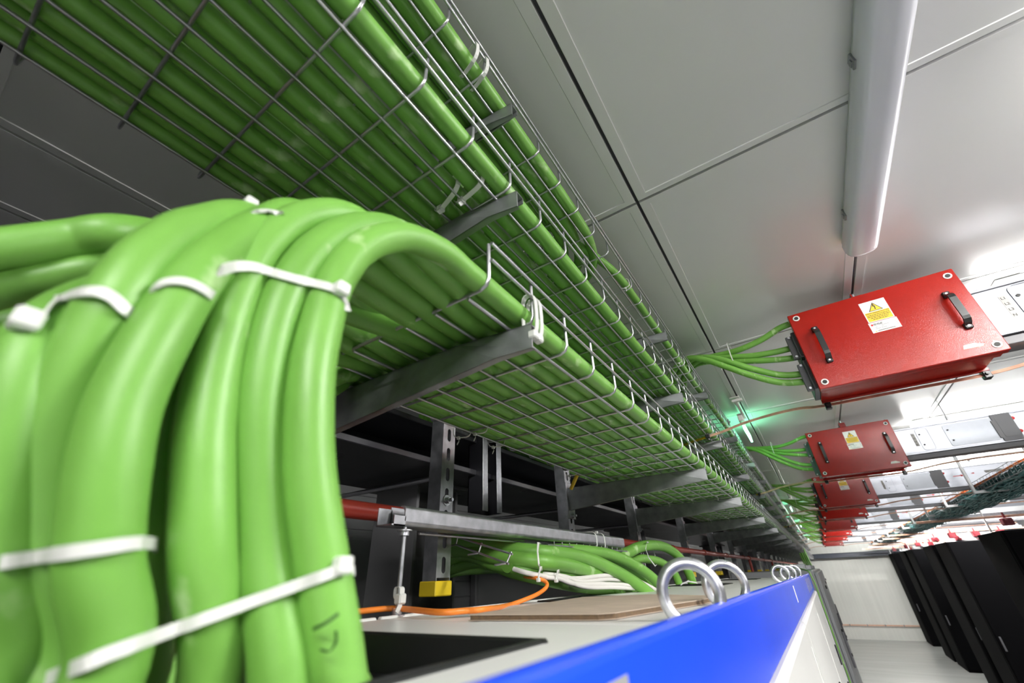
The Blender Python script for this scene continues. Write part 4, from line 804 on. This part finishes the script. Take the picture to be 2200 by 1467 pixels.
# ------------------------------------------------------------------ cord tray over the racks
t = wt = thing('wire_tray', 'wire tray filled with dark teal patch cords hung above the black racks', 'cable tray', (1.7, 12, .60))
mb = MB(); y = 3.6; r = .0022
while y < 20: mb.tube([(1.50, y, .69), (1.50, y, .605), (1.505, y, .60), (1.895, y, .60), (1.90, y, .605), (1.90, y, .69)], r, 4); y += .1 if y < 9 else .2
for x in [1.5 + .05 * k for k in range(9)]: mb.tube([(x, 3.6, .597), (x, 20, .597)], r, 4)
for x in (1.498, 1.902):
    for z in (.645, .69): mb.tube([(x, 3.6, z), (x, 20, z)], r, 4)
mb.build('wire_mesh', M['dgalv'], t)
mb = MB(); rg = random.Random(5)
for k in range(150):
    x = rg.uniform(1.525, 1.885); z = rg.uniform(.565, .655); P = []; y = 3.5; ph = rg.uniform(0, 6)
    while y < 20.2:
        P.append((x + .016 * math.sin(ph + y * 7) + rg.uniform(-.012, .012), y, z + .012 * math.sin(ph * 2 + y * 9) + rg.uniform(-.01, .01))); y += .11 if y < 10 else .3
    mb.tube(P, .0056, 4, caps=False)
tag(mb.build('patch_cords', M['teal']), 'mass of dark teal patch cords filling the wire tray above the black racks', 'patch cords', kind='stuff')
for k in range(4):
    x = 1.509 + .010 * (k % 2); z = .655 + .011 * (k // 2)
    cable([(x + rg.uniform(-.003, .003), 3.6 + .5 * j, z + rg.uniform(-.003, .003)) for j in range(33)], 'orange fibre cord clipped along the edge of the teal cord tray, %s' % ['lower outer', 'lower inner', 'upper outer', 'upper inner'][k], 'orange fibre cords', r=.0045, m='orange', n=6, sub=2, name='fibre_cord')
hg = t = thing('strut_hanger', 'white slotted strut hanging the teal cord tray from the ceiling, nearest of its row', 'hanger', (1.55, 6.0, .6), 'white hangers of the cord tray')
for x in (1.45, 1.95):
    q = MB(); slot_strip(q, x, 5.98, 6.02, .585, .999, .05, .006, .014, n=12); q.bx(x - .02, x - .0025, 5.978, 5.98, .585, .999); q.bx(x - .02, x - .0025, 6.02, 6.022, .585, .999); q.build('upright', M['wstrut'], t)
MB().bx(1.43, 1.97, 5.98, 6.02, .572, .594).build('crossbar', M['wstrut'], t)
for k in range(1, 11): dup(hg, (0, 1.25 * k, 0), 'white slotted strut hanging the teal cord tray from the ceiling, %s of its row' % ordn(k))

# ------------------------------------------------------------------ black racks in rows at the right
t = rk = thing('server_rack', 'x', 'server rack', (2.42, 8.8, -H), 'black server racks')
MB().bx(2.02, 2.818, 8.30, 9.40, -H, .335, bev=.004).build('body', M['rackb'], t)
MB().bx(2.035, 2.803, 8.275, 8.30, -H + .05, .315, bev=.004).build('door', M['rackb'], t)
MB().bx(2.06, 2.085, 8.262, 8.276, -1.3, -1.1, bev=.003).build('handle', M['greyp'], t)
MB().bx(2.015, 2.02, 8.36, 9.34, -H + .06, .30, bev=.002).build('side_panel', M['rackb'], t)
rows = [8.30, 11.55, 13.0, 15.75, 17.2, 20.05]
for j, y in enumerate(rows):
    for i in range(4):
        lb = 'black server rack, %s in the %s row from the viewer' % (['at the aisle end', 'second from the aisle', 'third from the aisle', 'fourth from the aisle'][i], ordn(j))
        if i == j == 0: rk['label'] = lb; continue
        dup(rk, (.8 * i, y - 8.3, 0), lb)
# clutter above the racks
rg = random.Random(11); n = 0
for j, y in enumerate(rows):
    yc = y + .35
    for i, (m, nm, lbl) in enumerate((('copper', 'copper_bar', 'brown copper bar running above the %s rack row'), ('galv', 'strut_channel', 'metal strut running above the %s rack row'), ('wstrut', 'white_duct', 'white cable duct running above the %s rack row'))):
        yy = yc + .22 * i; z = .50 + .045 * i
        tag(MB().bx(1.3 + .2 * i, 7.5, yy, yy + (.004 if i == 0 else .04), z, z + (.03, .04, .07)[i], bev=.001).build(nm, M[m]), lbl % ordn(j), ['copper bar', 'strut', 'duct'][i], 'runs above the rack rows')
    for i in range(3):
        x = 2.15 + .33 * i + rg.uniform(-.05, .05)
        tag(MB().bx(x, x + .10, yc - .15, yc - .02, .40, .49, bev=.008).bx(x + .02, x + .05, yc - .165, yc - .15, .42, .47, bev=.004).cyl((x + .05, yc - .08, .49), (x + .05, yc - .08, .56), .012, 8).build('plug_box', M['maroon']),
            'small maroon plug box above the %s rack row, %s from the aisle' % (ordn(j), ordn(i)), 'plug box', 'maroon plug boxes')
    for i in range(2):
        x = 2.05 + .75 * i
        t = thing('strut_hanger', 'grey slotted strut standing above the %s rack row, %s' % (ordn(j), ['by the aisle', 'farther in']  [i]), 'hanger', (x, yc, .335), 'grey uprights above the racks')
        q = MB(); slot_strip(q, x, yc + .1, yc + .14, .345, .999, .05, .006, .014, n=12); q.bx(x - .02, x - .003, yc + .098, yc + .1, .345, .999); q.build('upright', M['wstrut'], t)
    tag(MB().bx(2.3, 2.9, yc - .02, yc + .0, .40, .46, bev=.004).bx(2.32, 2.88, yc - .06, yc - .03, .375, .40).build('white_tray_cover', M['wstrut']), 'white metal cover plate above the %s rack row' % ordn(j), 'cover plate', 'white cover plates')
